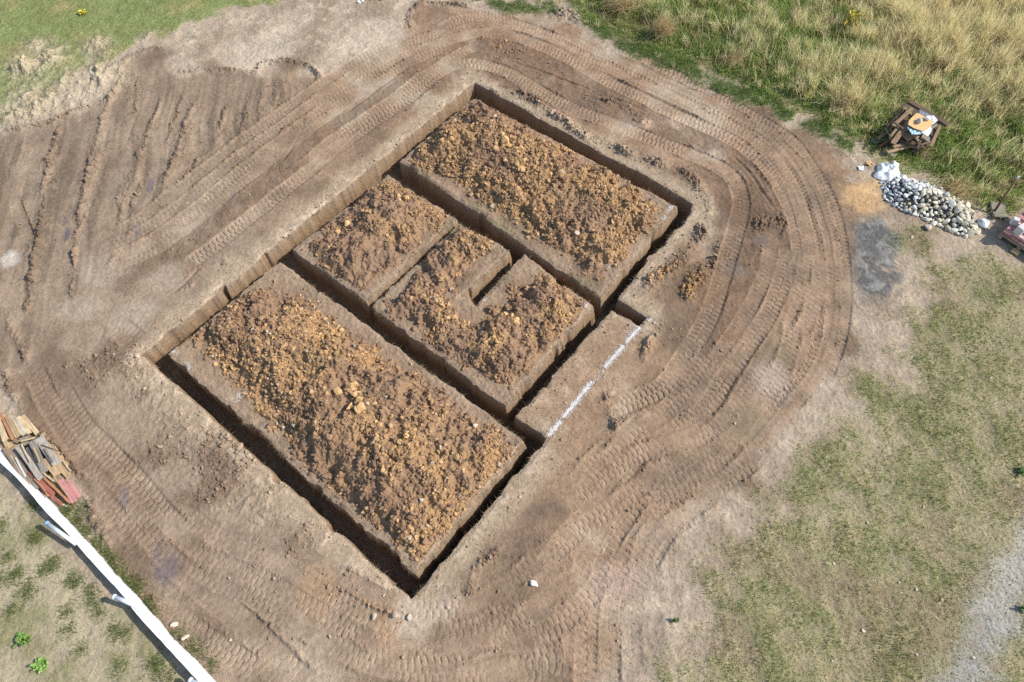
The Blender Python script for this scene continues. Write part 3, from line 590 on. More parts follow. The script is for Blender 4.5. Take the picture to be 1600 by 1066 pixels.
# ------------------------------------------------------------------ spoil heaps on the four blocks
def heap(poly_px, hmax, seed, label, crest, ochre, dens, rise=0.55, darkspots=(), bigs=()):
    V = ats(poly_px); V = V.mean(0)+(V-V.mean(0))*(1+0.26/np.linalg.norm(V-V.mean(0), axis=1))[:, None]; lo = V.min(0)-0.4; hi = V.max(0)+0.4; g = 0.016
    hx = np.arange(lo[0], hi[0], g); hy = np.arange(lo[1], hi[1], g); XX, YY = np.meshgrid(hx, hy)
    def S(A): return gsample(A, XX, YY)
    sd = poly_sd(XX, YY, V)+0.16*S(n_mid)+0.09*S(n_sm)
    cr = np.zeros_like(XX)
    for (px, py, r0, a) in crest:
        p = at(px, py, 0.35); cr = np.maximum(cr, a*np.exp(-((XX-p[0])**2+(YY-p[1])**2)/r0**2))
    prof = smooth(-0.05, rise*1.5, sd)**1.1*(0.24+0.24*np.minimum(sd, 1.2)) + 0.8*cr*smooth(-0.1, rise*1.6, sd)
    h = 0.92*hmax*prof*(1+0.16*S(n_mid)+0.05*S(n_sm))+smooth(0, 0.2, sd)*(0.04*S(n_sm)+0.02*S(n_fine))
    r = np.random.default_rng(seed)
    A = 0.7*S(n_big)+0.9*S(np.roll(n_mid, 37*seed, 0))
    oc = 0.08+0.92*smooth(-0.75, 0.6, A+ochre)
    for (px, py, r0, a) in darkspots:
        p = at(px, py, 0.35); oc = oc*(1-a*np.exp(-(((XX-p[0])**2+(YY-p[1])**2)/r0**2)))
    base = mix(np.broadcast_to(col(142, 115, 93), XX.shape+(3,)), col(170, 136, 99), oc)
    base = mix(base, col(120, 98, 86), smooth(0.3, 1.1, S(np.roll(n_sm, 19*seed, 1))+0.4*S(n_mid))*0.6)
    keep = (sd > -0.02) & (S(SDT) < -0.04)
    kc = keep[:-1, :-1] & keep[1:, 1:] & keep[:-1, 1:] & keep[1:, :-1]
    z = S(ZZ)-0.012+np.maximum(h, 0)*smooth(-0.02, 0.1, sd)*smooth(-0.03, -0.25, S(SDT))
    FVv = np.arange(XX.size).reshape(XX.shape); iy, ix = np.nonzero(kc)
    F = np.stack([FVv[iy, ix], FVv[iy, ix+1], FVv[iy+1, ix+1], FVv[iy+1, ix]], 1); u, inv = np.unique(F.ravel(), return_inverse=True)
    ho = link('spoil_heap', np_mesh('spoil_heap', np.stack([XX.ravel()[u], YY.ravel()[u], z.ravel()[u]], 1), inv.reshape(F.shape), base.reshape(-1, 3)[u], True), M_SOIL)
    tag(ho, label, 'spoil heap', 'spoil heaps on the soil blocks')
    # clods lying over it
    area = kc.sum()*g*g; n = int(area*dens*1.7); pr = (keep*smooth(-0.15, 0.3, sd)*(0.16+0.84*smooth(-0.5, 0.6, A+S(n_sm)*0.8+ochre*0.6))).ravel(); pr /= pr.sum()
    ci = r.choice(XX.size, n, p=pr); R = radii(n, r, 0.009, 0.085, 2.75)
    o_ = oc.ravel()[ci][:, None]; pick = r.uniform(0, 1, (n, 1))
    cc_ = np.where(pick < o_*0.85, mix(col(188, 150, 106), col(160, 131, 102), r.uniform(0, 1, n))*r.uniform(0.78, 1.18, (n, 1)), np.where(pick < 0.99, col(144, 115, 93)*r.uniform(0.75, 1.15, (n, 1)), col(196, 180, 160)))
    P = np.stack([XX.ravel()[ci]+r.uniform(-.01, .01, n), YY.ravel()[ci]+r.uniform(-.01, .01, n), z.ravel()[ci]], 1)
    for (px, py, rr) in bigs:
        for _q in range(7):
            p = at(px, py, 0.3)+r.normal(0, rr*0.8, 2); ii = min(max(int((p[1]-lo[1])/g), 0), len(hy)-1); jj = min(max(int((p[0]-lo[0])/g), 0), len(hx)-1)
            P = np.vstack([P, [[p[0], p[1], z[ii, jj]]]]); R = np.append(R, rr*r.uniform(0.3, 0.85)); cc_ = np.vstack([cc_, [col(196, 160, 114)*r.uniform(0.9, 1.1)]])
    c = scatter('clods', P, R, cc_, seed+100, parent=ho, sink=0.42); c['kind'] = 'stuff'
    return ho
heap([(742, 163), (770, 162), (800, 180), (850, 205), (905, 240), (960, 275), (1005, 305), (1022, 325), (1010, 350), (985, 372), (955, 408), (930, 420), (900, 408), (850, 370), (800, 330), (750, 302), (690, 270), (652, 258), (650, 240), (668, 215), (700, 190)],
     0.62, 3, 'far spoil heap of ochre clay with a dark soil hollow on its upper side', [(770, 215, .9, .35), (715, 215, .6, .45), (850, 255, 1.0, .2), (805, 245, .4, .4)], 0.25, 900, 0.5,
     [(760, 240, .55, 1.0), (790, 265, .35, .8), (745, 180, .4, .8), (870, 330, .5, .5), (935, 335, .4, .6), (690, 250, .3, .5)], [(700, 245, .16), (710, 225, .12), (795, 225, .2), (808, 262, .18), (820, 240, .12), (735, 200, .1), (700, 212, .12)])
heap([(600, 290), (630, 288), (662, 305), (690, 338), (672, 362), (640, 388), (612, 410), (585, 430), (560, 442), (540, 440), (515, 420), (485, 402), (482, 385), (508, 360), (545, 325), (575, 302)],
     0.5, 4, 'small spoil heap of grey-brown soil with a yellow clay cap, on the smaller rear block', [(610, 330, .7, .5), (560, 380, .5, .25)], -0.45, 380, 0.45,
     [(560, 380, .6, .9), (580, 410, .6, .8)], [(630, 312, .14), (650, 330, .1), (535, 350, .12), (515, 386, .09), (605, 372, .06), (640, 350, .08)])
heap([(715, 362), (740, 362), (768, 378), (770, 395), (742, 425), (722, 452), (722, 472), (748, 482), (775, 465), (805, 440), (828, 420), (855, 425), (893, 458), (905, 478), (880, 510), (845, 555), (808, 585), (780, 598), (745, 578), (700, 548), (655, 515), (632, 495), (612, 470), (640, 440), (672, 410), (695, 380)],
     0.48, 5, 'bent spoil heap wrapping round the short notch in the middle block', [(690, 470, .5, .4), (780, 520, .7, .35), (720, 400, .5, .3), (850, 455, .4, .3)], -0.05, 620, 0.4,
     [(665, 480, .4, .9), (740, 385, .4, .8), (815, 450, .35, .6), (720, 520, .3, .4)], [(710, 415, .16), (690, 430, .1), (685, 465, .16), (700, 490, .14), (725, 500, .1), (800, 500, .12), (830, 520, .08)])
heap([(395, 455), (420, 442), (455, 462), (500, 490), (555, 525), (600, 560), (640, 590), (690, 618), (745, 655), (785, 682), (800, 700), (780, 735), (745, 775), (705, 815), (668, 845), (640, 866), (618, 850), (590, 828), (540, 778), (490, 725), (440, 672), (390, 622), (345, 580), (318, 560), (305, 540), (318, 520), (350, 490)],
     0.66, 6, 'longest spoil heap of mixed brown and ochre clods, reaching the lowest trench corner', [(420, 540, .9, .25), (520, 560, 1.0, .35), (560, 640, 1.1, .4), (620, 700, 1.0, .4), (690, 720, .9, .25)], 0.05, 950, 0.6,
     [(400, 470, .8, .9), (360, 520, .6, .8), (470, 640, .7, .6), (590, 760, .7, .7), (560, 590, .5, .4), (690, 640, .6, .5), (620, 800, .5, .5)], [(545, 615, .2), (560, 640, .18), (600, 660, .12), (520, 510, .12), (500, 520, .1), (340, 550, .12), (410, 560, .1), (640, 690, .12), (636, 855, .1), (670, 700, .1), (350, 565, .1)])

# ------------------------------------------------------------------ lime
r_ = np.random.default_rng(5)
def flakes(name, P, size, seed, c):
    r = np.random.default_rng(seed); n = len(P); k = 6; a = np.linspace(0, 2*np.pi, k, endpoint=False)
    rad = size[:, None]*r.uniform(0.5, 1.3, (n, k)); V = np.zeros((n, k, 3)); V[:, :, 0] = P[:, None, 0]+rad*np.cos(a); V[:, :, 1] = P[:, None, 1]+rad*np.sin(a)
    V[:, :, 2] = gsample(ZZ, V[:, :, 0], V[:, :, 1])+0.004+r.uniform(0, .003, (n, 1))
    Vc = np.concatenate([V, V.mean(1, keepdims=True)+[0, 0, .004]], 1); F = np.array([[i, (i+1) % k, k] for i in range(k)])
    return link(name, np_mesh(name, Vc.reshape(-1, 3), (F[None]+(np.arange(n)*(k+1))[:, None, None]).reshape(-1, 3), np.repeat(c*r.uniform(.8, 1.1, (n, 1)), k+1, 0), True), M_CLOD)
P = []; 
for a, b in (((1000, 511), (978, 535)), ((975, 540), (944, 574)), ((925, 596), (880, 652)), ((876, 658), (856, 682))):
    A, B = at(*a), at(*b); L = np.linalg.norm(B-A); n = int(L*1700); t = r_.uniform(0, 1, n); nn = np.array([-(B-A)[1], (B-A)[0]])/L
    P.append(A+(B-A)*t[:, None]+nn*(r_.standard_t(3, n)[:, None]*0.026*(0.6+0.6*np.abs(nz1(t*L, 0.3, 55)))[:, None]))
A, B = at(1002, 508), at(857, 681); t = r_.uniform(0, 1, 900); P.append(A+(B-A)*t[:, None]+r_.normal(0, .05, (900, 2)))
P.append(at(850, 672)+r_.normal(0, 1, (60, 2))*[.12, .12]); P.append(at(846, 660)+r_.normal(0, 1, (30, 2))*[.1, .1]); P.append(at(978, 520)+r_.normal(0, 1, (60, 2))*[.14, .05])
P.append(at(990, 508)+r_.normal(0, 1, (40, 2))*[.05, .1])
P = np.vstack(P); P = P[(gsample(SDT, P[:, 0], P[:, 1]) < -0.03)]
o = flakes('lime_line', P, r_.uniform(0.003, 0.011, len(P)), 3, np.array([0.68, 0.65, 0.61])); tag(o, 'broken white lime marking line across the bare strip beside the middle block', 'marking line')
P = []
for c_, n, s1, s2 in LIME: P.append(c_+r_.normal(0, 1, (n*4, 2))*[s1*.6, s2*.6])
P = np.vstack(P); P = P[(gsample(SDT, P[:, 0], P[:, 1]) < -0.03)]
o = flakes('lime_dust', P, r_.uniform(0.003, 0.011, len(P)), 4, np.array([0.66, 0.63, 0.59])); tag(o, 'white lime dust spilled on the corners of the trench edges', 'lime dust', None, 'stuff')

# ------------------------------------------------------------------ grass
def blades(name, P, h, lean, wid, COL, seg, seed, droop=0.35):
    r = np.random.default_rng(seed); n = len(P); k = 2*seg+1
    yaw = r.uniform(0, np.pi, n); wx, wy = np.cos(yaw)*wid*0.5, np.sin(yaw)*wid*0.5
    V = np.zeros((n, k, 3), np.float32)
    for s in range(seg):
        f = s/seg; tap = 1-0.55*f; bend = f**1.6
        cx = P[:, 0]+lean[:, 0]*bend; cy = P[:, 1]+lean[:, 1]*bend; cz = P[:, 2]+h*(f-droop*f*f*np.minimum(1, np.hypot(lean[:, 0], lean[:, 1])/h))
        V[:, 2*s] = np.stack([cx-wx*tap, cy-wy*tap, cz], 1); V[:, 2*s+1] = np.stack([cx+wx*tap, cy+wy*tap, cz], 1)
    V[:, -1] = np.stack([P[:, 0]+lean[:, 0], P[:, 1]+lean[:, 1], P[:, 2]+h*(1-droop*np.minimum(1, np.hypot(lean[:, 0], lean[:, 1])/h))], 1)
    F = []
    for s in range(seg-1): F += [[2*s, 2*s+1, 2*s+3], [2*s, 2*s+3, 2*s+2]]
    F.append([2*seg-2, 2*seg-1, 2*seg]); F = np.array(F)
    return link(name, np_mesh(name, V.reshape(-1, 3), (F[None]+(np.arange(n)*k)[:, None, None]).reshape(-1, 3), np.repeat(COL, k, 0)), M_BLADE)
def pts_where(Wt, n, seed):
    r = np.random.default_rng(seed); ix = r.integers(0, NX, n); iy = r.integers(0, NY, n)
    k = (r.uniform(0, 1, n) < Wt[iy, ix]) & vis[iy, ix]; ix, iy = ix[k], iy[k]
    x = gx[ix]+r.uniform(-.01, .01, len(ix)); y = gy[iy]+r.uniform(-.01, .01, len(ix)); return ix, iy, np.stack([x, y, ZZ[iy, ix]], 1)
def palette(cols, wts, n, r, jit=0.18):
    w_ = np.array(wts, float); w_ /= w_.sum(); i = r.choice(len(cols), n, p=w_); c = np.array([col(*q) for q in cols])
    return c[i]*r.uniform(1-jit, 1+jit, (n, 1))
r_ = np.random.default_rng(21)
GREEN = [(122, 138, 78), (106, 124, 70), (144, 152, 96), (98, 116, 74)]; STRAW = [(198, 182, 142), (184, 164, 122), (168, 148, 112), (150, 128, 96)]
grn = smooth(-0.8, 0.9, 0.6*n_mid+0.7*n_sm+0.3*n_big+0.4*n_fine)
# lawn, lower right
W1 = 0.8*m_lawn*(1-m_dirt)*(1-m_path)*(0.4+0.6*grn)
ix, iy, P = pts_where(W1, 2600000, 31); n = len(P)
isg = r_.uniform(0, 1, n) < (0.36+0.40*grn[iy, ix]); c = 1.10*np.where(isg[:, None], palette(GREEN, [3, 3, 3, 2], n, r_, .35), palette(STRAW, [3, 3, 3, 2], n, r_, .3))
h = r_.uniform(0.02, 0.065, n)*(0.7+0.7*grn[iy, ix]); o = blades('short_grass', P, h, r_.normal(0, 0.03, (n, 2)), r_.uniform(0.008, 0.018, n), c, 1, 1); tag(o, 'patchy short grass of the lawn between the haul track and the gravel path', 'grass', None, 'stuff')
# green lawn, upper left
ix, iy, P = pts_where(m_tl*off*smooth(-1.2, 0.2, n_mid), 1500000, 32); n = len(P); c = np.where((r_.uniform(0, 1, n) < 0.72)[:, None], palette([(134, 150, 82), (118, 136, 72), (150, 160, 96)], [3, 3, 2], n, r_), palette(STRAW, [3, 3, 2, 1], n, r_))
o = blades('lawn_grass', P, r_.uniform(0.025, 0.06, n), r_.normal(0, 0.02, (n, 2)), r_.uniform(0.007, 0.013, n), c, 1, 2); tag(o, 'green mown lawn in the upper left beyond the scraped earth', 'grass', None, 'stuff')
# dead litter over the trampled ground, rims and porch
Wd = off*(1-m_tall)*(1-m_path)*(1-m_ash*0.8)*0.32*smooth(-0.8, 0.5, n_sm+n_mid)+rim*0.30+blk*0.10+rimb*0.3+porch*0.1
Wd *= (SDT < -0.02)
ix, iy, P = pts_where(np.clip(Wd, 0, 1), 1400000, 33); n = len(P); c = palette([(204, 186, 164), (190, 170, 148), (170, 150, 128), (150, 130, 110), (128, 132, 92)], [3, 4, 3, 2, .35], n, r_)
o = blades('dry_litter', P+[0, 0, .004], r_.uniform(0.006, 0.022, n), r_.normal(0, 0.03, (n, 2)), r_.uniform(0.005, 0.010, n), c, 1, 3, 0.2); tag(o, 'bleached dead grass litter lying on the trampled ground', 'dry grass', None, 'stuff')
# roots and turf fringe hanging over the trench lips
Wf = ((SDT > -0.05) & (SDT < 0.005))*smooth(-0.5, 0.4, n_mid+0.4*n_sm)
Wf = Wf*np.where(ISLD > -0.1, 1.0, 0.55)
ix, iy, P = pts_where(Wf*0.95, 4500000, 34); n = len(P); gy_, gx_ = np.gradient(SDT[ty0:ty1, tx0:tx1])
gxv = gx_[np.clip(iy-ty0, 0, ty1-ty0-1), np.clip(ix-tx0, 0, tx1-tx0-1)]; gyv = gy_[np.clip(iy-ty0, 0, ty1-ty0-1), np.clip(ix-tx0, 0, tx1-tx0-1)]; gl = np.hypot(gxv, gyv)+1e-6
lean = np.stack([gxv/gl, gyv/gl], 1)*r_.uniform(0.0, 0.13, (n, 1))+r_.normal(0, 0.035, (n, 2))
c = palette([(186, 164, 138), (160, 138, 112), (130, 128, 90), (112, 94, 76)], [3, 3, 1, 2], n, r_)
P[:, 2] = np.maximum(P[:, 2], -0.03); o = blades('turf_fringe', P, r_.uniform(-0.03, 0.045, n), lean, r_.uniform(0.005, 0.010, n), c, 2, 4, 0.6); tag(o, 'fringe of dry grass and roots along the cut trench edges', 'dry grass', None, 'stuff')
# weeds between the earth and the fence, and tufts in the field at the lower left
tufts = [(55, 790), (105, 800), (122, 815), (135, 832), (150, 850), (165, 868), (178, 880), (192, 898), (205, 912), (215, 920), (232, 945), (245, 958), (280, 990), (310, 1018), (330, 1040), (5, 822), (15, 870), (55, 845), (60, 838), (28, 895), (25, 905), (82, 880), (85, 885), (68, 892), (115, 905), (118, 912), (45, 918), (48, 930), (140, 925), (148, 938), (155, 955), (22, 955), (108, 985), (180, 985), (195, 992), (238, 1040), (250, 1050), (128, 1015), (0, 908), (105, 955), (190, 1040), (98, 808), (265, 1058), (245, 1030), (300, 1010), (128, 795), (112, 790)]
PP = np.vstack([at(a, b)+r_.normal(0, 0.10, (170, 2)) for a, b in tufts+tufts[1:11]]); z = gsample(ZZ, PP[:, 0], PP[:, 1]); n = len(PP)
o = blades('weed_tufts', np.column_stack([PP, z]), r_.uniform(0.03, 0.11, n), r_.normal(0, 0.05, (n, 2)), r_.uniform(0.007, 0.014, n), palette(GREEN+[(160, 150, 100)], [3, 3, 2, 2, 1.5], n, r_), 2, 5); tag(o, 'green tufts of grass along the white fence and in the dry field behind it', 'grass', None, 'stuff')
ix, iy, P = pts_where(m_lf*smooth(-0.3, 0.8, n_mid+0.6*n_sm)*0.35, 1500000, 48); n = len(P); c = np.where((r_.uniform(0, 1, n) < .5)[:, None], palette(GREEN, [3, 3, 2, 2], n, r_, .3), palette(STRAW, [3, 3, 2, 1], n, r_, .25))
o = blades('thin_grass', P, r_.uniform(0.015, 0.05, n), r_.normal(0, 0.025, (n, 2)), r_.uniform(0.006, 0.012, n), c, 1, 19); tag(o, 'thin grass in the dry field behind the white barrier', 'grass', None, 'stuff')
# lush green edge of the meadow
ix, iy, P = pts_where(m_gs*off*0.9, 2600000, 35); n = len(P)
o = blades('edge_grass', P, r_.uniform(0.05, 0.16, n), r_.normal(0, 0.06, (n, 2)), r_.uniform(0.008, 0.015, n), palette([(96, 128, 58), (82, 112, 52), (122, 142, 76), (176, 164, 120)], [4, 3, 2, .8], n, r_), 2, 6); tag(o, 'bright green grass edge between the tyre tracks and the tall meadow', 'grass', None, 'stuff')
# tall meadow in clumps
ic, jc, PC = pts_where(m_tall*off*(1-m_gs*0.7)*0.9, 40000, 36); nc = len(PC)
core = smooth(-0.3, 1.2, Z_TALLCORE[jc, ic]); bigv = n_big[jc, ic]+0.6*n_mid[jc, ic]
far_r = project(PC[:, 0], PC[:, 1], 0.0)
strw = np.clip(0.36+0.30*bigv+0.75*smooth(1250, 1560, far_r[0])*smooth(260, 30, far_r[1])+0.4*smooth(0.8, 0.0, np.hypot(PC[:, 0]-at(1010, 40)[0], PC[:, 1]-at(1010, 40)[1])/1.8)-0.25*smooth(330, 200, far_r[1])*0, 0.08, 0.95)
kind = np.where(r_.uniform(0, 1, nc) < strw, 1, 0); kind = np.where(r_.uniform(0, 1, nc) < 0.10, 2, kind)
per = 46; idx = np.repeat(np.arange(nc), per); n = len(idx); kd = kind[idx]
hc = (0.22+0.55*core*r_.uniform(0.5, 1.0, nc)+0.25*(kind == 1)*core)*(0.8+0.25*bigv); hc = np.clip(hc*(1+0.35*smooth(1350, 1600, far_r[0])*smooth(260, 60, far_r[1])), 0.10, 1.3)
rad = np.where(kd == 1, 0.07, 0.13); PB = PC[idx]+np.column_stack([r_.normal(0, 1, n)*rad, r_.normal(0, 1, n)*rad, np.zeros(n)])
flow = np.stack([-0.35+0.25*nmid.reshape(NY, NX)[jc, ic], 0.15+0.35*n_big[jc, ic]], 1)*0.55
h = hc[idx]*r_.uniform(0.45, 1.1, n); lean = flow[idx]*h[:, None]+r_.normal(0, 0.30, (n, 2))*h[:, None]
cg = palette([(122, 138, 74), (100, 122, 62), (142, 154, 90), (88, 110, 64), (160, 158, 104)], [3, 3, 2.5, 2, 1.5], n, r_, .22); cs = palette([(220, 206, 168), (204, 190, 150), (190, 174, 138), (174, 160, 126), (150, 146, 108)], [3, 4, 3, 2, 1.5], n, r_, .18); cbn = palette([(150, 126, 98), (128, 108, 88), (170, 150, 128)], [2, 2, 1], n, r_)
cg = cg*1.75; cs = cs*1.6; cbn = cbn*1.35
c = np.where((kd == 1)[:, None], cs, np.where((kd == 2)[:, None], cbn, cg))
o = blades('tall_grass', PB, h, lean, np.where(kd == 1, r_.uniform(0.008, 0.018, n), r_.uniform(0.012, 0.026, n)), c, 3, 7, 0.45); tag(o, 'tall mixed meadow of green weeds and straw-coloured grass filling the upper right', 'meadow', None, 'stuff')
# long single stems and leafy weeds standing out of the meadow
ic2, jc2, P2 = pts_where(m_tall*off*smooth(-0.2, 0.8, Z_TALLCORE), 26000, 46); n = len(P2)
a_ = r_.normal(2.4, 0.9, n); ln = r_.uniform(0.15, 0.65, n); h = r_.uniform(0.5, 1.05, n)
o = blades('long_stems', P2, h, np.stack([np.cos(a_), np.sin(a_)], 1)*ln[:, None], r_.uniform(0.010, 0.020, n), 1.35*palette([(222, 208, 172), (204, 188, 152), (178, 160, 126), (150, 130, 104)], [3, 3, 2, 1], n, r_), 3, 17, 0.4); tag(o, 'long pale straw stems standing out above the meadow', 'dry grass', None, 'stuff')
ic2, jc2, P2 = pts_where(m_tall*off*(1-m_gs)*smooth(-0.1, 0.7, -n_big+0.5*n_mid), 90000, 47); n = len(P2)
P2[:, 2] += r_.uniform(0.10, 0.50, n)*smooth(-0.2, 1.0, Z_TALLCORE[jc2, ic2]); a_ = r_.uniform(0, 6.28, n)
o = blades('meadow_weeds', P2, r_.uniform(0.01, 0.05, n), np.stack([np.cos(a_), np.sin(a_)], 1)*r_.uniform(0.04, 0.10, n)[:, None], r_.uniform(0.025, 0.05, n), 1.4*palette([(108, 128, 66), (92, 116, 60), (128, 142, 78), (150, 156, 84)], [3, 3, 2, 1], n, r_), 2, 18, 0.3); tag(o, 'leafy green weeds growing among the straw of the meadow', 'weeds', None, 'stuff')
# pebbles of the path
ix, iy, P = pts_where(smooth(0.3, 1, m_path)*0.9, 1500000, 37); n = len(P); n = min(n, 26000); P = P[r_.permutation(len(P))[:n]]
o = scatter('gravel', P, radii(n, r_, 0.005, 0.018, 2.8), palette([(166, 161, 154), (154, 150, 144), (190, 185, 178), (144, 140, 134)], [3, 3, 1, 1.5], n, r_), 12); tag(o, 'fine grey gravel of the path at the lower right corner', 'gravel', None, 'stuff')
# ------------------------------------------------------------------ things
import bmesh
def from_bm(name, bm, mat, parent=None, smooth_shade=False):
    me = bpy.data.meshes.new(name); bm.to_mesh(me); bm.free()
    for p in me.polygons: p.use_smooth = smooth_shade
    return link(name, me, mat, parent)
def board_bm(L, W, T, r, cuts=5, bev=0.006, warp=0.006, ragged=0.012):
    bm = bmesh.new(); bmesh.ops.create_cube(bm, size=1.0); bmesh.ops.scale(bm, vec=(L, W, T), verts=bm.verts)
    es = [e for e in bm.edges if abs((e.verts[0].co-e.verts[1].co).x) > L*0.5]
    bmesh.ops.subdivide_edges(bm, edges=es, cuts=cuts, use_grid_fill=True)
    bmesh.ops.bevel(bm, geom=[e for e in bm.edges if len(e.link_faces) == 2 and e.calc_face_angle(0) > 1.0], offset=min(bev, T*0.3), segments=1, affect='EDGES')
    a, b = r.normal(0, warp, 2); tw = r.normal(0, 0.03)
    for v in bm.verts:
        f = v.co.x/L*2
        v.co.z += a*(f*f-0.4)+tw*v.co.y*f; v.co.y += b*(f*f-0.4)
        if abs(f) > 0.9: v.co.x += r.normal(0, ragged*0.5)
    return bm
def board(name, p0, p1, W, T, z0, z1, mat, label, cat, group, seed, roll=0.0):
    """a board between two photo pixels whose ends lie at heights z0 and z1"""
    r = np.random.default_rng(seed); a = np.array([*at(*p0, z0), z0]); b = np.array([*at(*p1, z1), z1]); d = b-a; L = float(np.linalg.norm(d))
    o = from_bm(name, board_bm(L, W, T, r), mat)
    x = Vector(d/L); y = Vector((0, 0, 1)).cross(x).normalized(); z = x.cross(y)
    if roll: q = Matrix.Rotation(roll, 3, x); y = q @ y; z = q @ z
    o.matrix_world = Matrix(((x.x, y.x, z.x, (a+b)[0]/2), (x.y, y.y, z.y, (a+b)[1]/2), (x.z, y.z, z.z, (a+b)[2]/2), (0, 0, 0, 1)))
    return tag(o, label, cat, group)
def wood(name, c, dark=0.45, var=0.3): return plain_mat(name, np.array(c), 0.85, var, 3.0, 0.5, (1.5, 9, 9), 0.2, np.array(c)*(1-dark))
W_PALE = wood('pale_wood', col(212, 188, 152)); W_TAN = wood('tan_wood', col(190, 162, 128)); W_GREY = wood('weathered_wood', col(178, 168, 156)); W_DGREY = wood('grey_wood', col(148, 138, 126))
W_RED = wood('red_painted_wood', col(164, 104, 90)); W_PINK = wood('pink_painted_wood', col(196, 138, 134)); W_WHITE = wood('white_painted_wood', col(216, 206, 200), 0.25)
W_DARK = wood('dark_old_wood', col(108, 90, 76)); W_BROWN = wood('brown_old_wood', col(158, 132, 106)); W_ORANGE = wood('orange_wood', col(186, 134, 96))
# timber by the white barrier
TB = 'salvaged boards piled by the white barrier'
for i, (p0, p1, W, T, z0, z1, mt, lb) in enumerate((
    ((-6, 640), (10, 670), .10, .05, .22, .20, W_ORANGE, 'orange-brown board end at the left picture edge, top of the upper bundle'),
    ((-4, 655), (9, 688), .12, .05, .25, .22, W_PALE, 'pale board at the far left of the upper board bundle'),
    ((6, 654), (21, 686), .09, .05, .26, .24, W_ORANGE, 'narrow orange-tinted board, second from the left in the upper bundle'),
    ((13, 651), (29, 682), .15, .05, .30, .27, W_TAN, 'wide tan board in the middle of the upper bundle'),
    ((21, 652), (38, 679), .10, .05, .28, .25, W_GREY, 'greyish board right of the wide tan board in the upper bundle'),
    ((28, 652), (46, 677), .10, .05, .26, .22, W_PALE, 'pale yellow board, second from the right in the upper bundle'),
    ((35, 650), (58, 677), .10, .05, .20, .16, W_PALE, 'pale yellow board on the right side of the upper bundle'),
    ((0, 668), (16, 700), .16, .05, .12, .10, W_TAN, 'tan board lying lowest under the upper bundle'),
    ((24, 668), (44, 694), .18, .05, .10, .08, W_DGREY, 'dark board lying under the right half of the upper bundle'),
    ((61, 684), (89, 725), .19, .05, .26, .22, W_GREY, 'broad weathered grey board, topmost on the right of the lower pile'),
    ((66, 678), (105, 728), .11, .05, .12, .10, W_TAN, 'long thin tan board on the outer right side of the lower pile'),
    ((50, 690), (70, 738), .14, .05, .30, .26, W_DGREY, 'dark grey board with a square end in the middle of the lower pile'),
    ((29, 698), (64, 748), .13, .06, .28, .24, W_GREY, 'long light grey board left of the middle in the lower pile'),
    ((42, 700), (63, 737), .05, .03, .16, .15, W_WHITE, 'thin whitish batten wedged between two grey boards'),
    ((18, 704), (58, 764), .13, .04, .16, .14, W_DGREY, 'long dark grey board next to the white barrier'),
    ((8, 700), (52, 774), .10, .04, .22, .20, W_BROWN, 'long brown board leaning closest to the white barrier'),
    ((46, 737), (85, 772), .12, .04, .18, .12, W_RED, 'broad red painted board with splintered end'),
    ((70, 748), (110, 786), .05, .05, .20, .14, W_ORANGE, 'narrow orange-red batten running down to the pile end'),
    ((62, 758), (97, 789), .07, .04, .12, .08, W_RED, 'narrow red board lowest beside the white barrier'),
    ((94, 751), (117, 784), .13, .05, .20, .14, W_PINK, 'faded pink-red painted board at the bottom end of the pile'),
    ((107, 752), (124, 777), .10, .05, .16, .12, W_PINK, 'short pink board with whitish flaking paint, furthest right'),
    ((78, 742), (107, 782), .11, .04, .12, .08, W_BROWN, 'brown board between the red and pink painted boards'),
    ((72, 716), (90, 742), .17, .05, .18, .16, W_TAN, 'short tan board with pale cut end in the lower pile'),
    ((90, 722), (108, 745), .14, .05, .12, .08, W_TAN, 'short tan offcut on the right edge of the lower pile'),
    ((80, 778), (105, 792), .04, .03, .07, .05, W_WHITE, 'thin white painted strip at the foot of the pile'),
    ((97, 774), (112, 796), .025, .02, .10, .05, W_ORANGE, 'thin orange splinter pointing down from the pile'),
    ((65, 695), (94, 706), .02, .015, .32, .27, W_DARK, 'thin dark stick lying across the grey boards'),
    ((40, 690), (76, 740), .26, .05, .07, .06, W_DARK, 'dark board at the bottom of the lower pile'),
    ((58, 684), (92, 732), .22, .05, .06, .05, W_DARK, 'dark board under the right side of the lower pile'))):
    board('timber_board', p0, p1, W, T, z0, z1, mt, lb, 'board', TB, 300+i, np.random.default_rng(i).normal(0, .08))
for i, (a_, b_, z, mt, lb) in enumerate((((33, 694), (47, 722), .33, W_PALE, 'thin pale lath on top of the left boards of the lower pile'), ((52, 700), (62, 722), .35, W_TAN, 'thin tan lath lying on the dark grey board'), ((70, 700), (84, 722), .33, W_DGREY, 'thin grey lath lying on the broad grey board'),
        ((24, 715), (40, 745), .24, W_WHITE, 'whitish lath beside the long light grey board'), ((16, 712), (44, 757), .22, W_GREY, 'thin grey lath next to the white barrier'), ((84, 745), (104, 772), .22, W_TAN, 'thin tan lath between the red-orange batten and the pink board'), ((54, 748), (76, 775), .2, W_ORANGE, 'orange lath lying along the broad red board'),
        ((98, 720), (110, 736), .16, W_PALE, 'short pale lath at the right edge of the lower pile'), ((10, 684), (34, 690), .2, W_TAN, 'tan lath laid crosswise below the upper bundle'), ((32, 690), (54, 684), .18, W_PALE, 'pale lath laid crosswise between the two bundles'), ((66, 738), (84, 752), .24, W_PALE, 'pale split lath above the red boards'))):
    board('timber_board', a_, b_, .035, .025, z+.02, z, mt, lb, 'board', TB, 340+i, .3)
board('white_strip', (148, 786), (153, 779), .03, .012, .02, .02, W_WHITE, 'small white plastic strip lying in the berm below the boards', 'strip', None, 1)

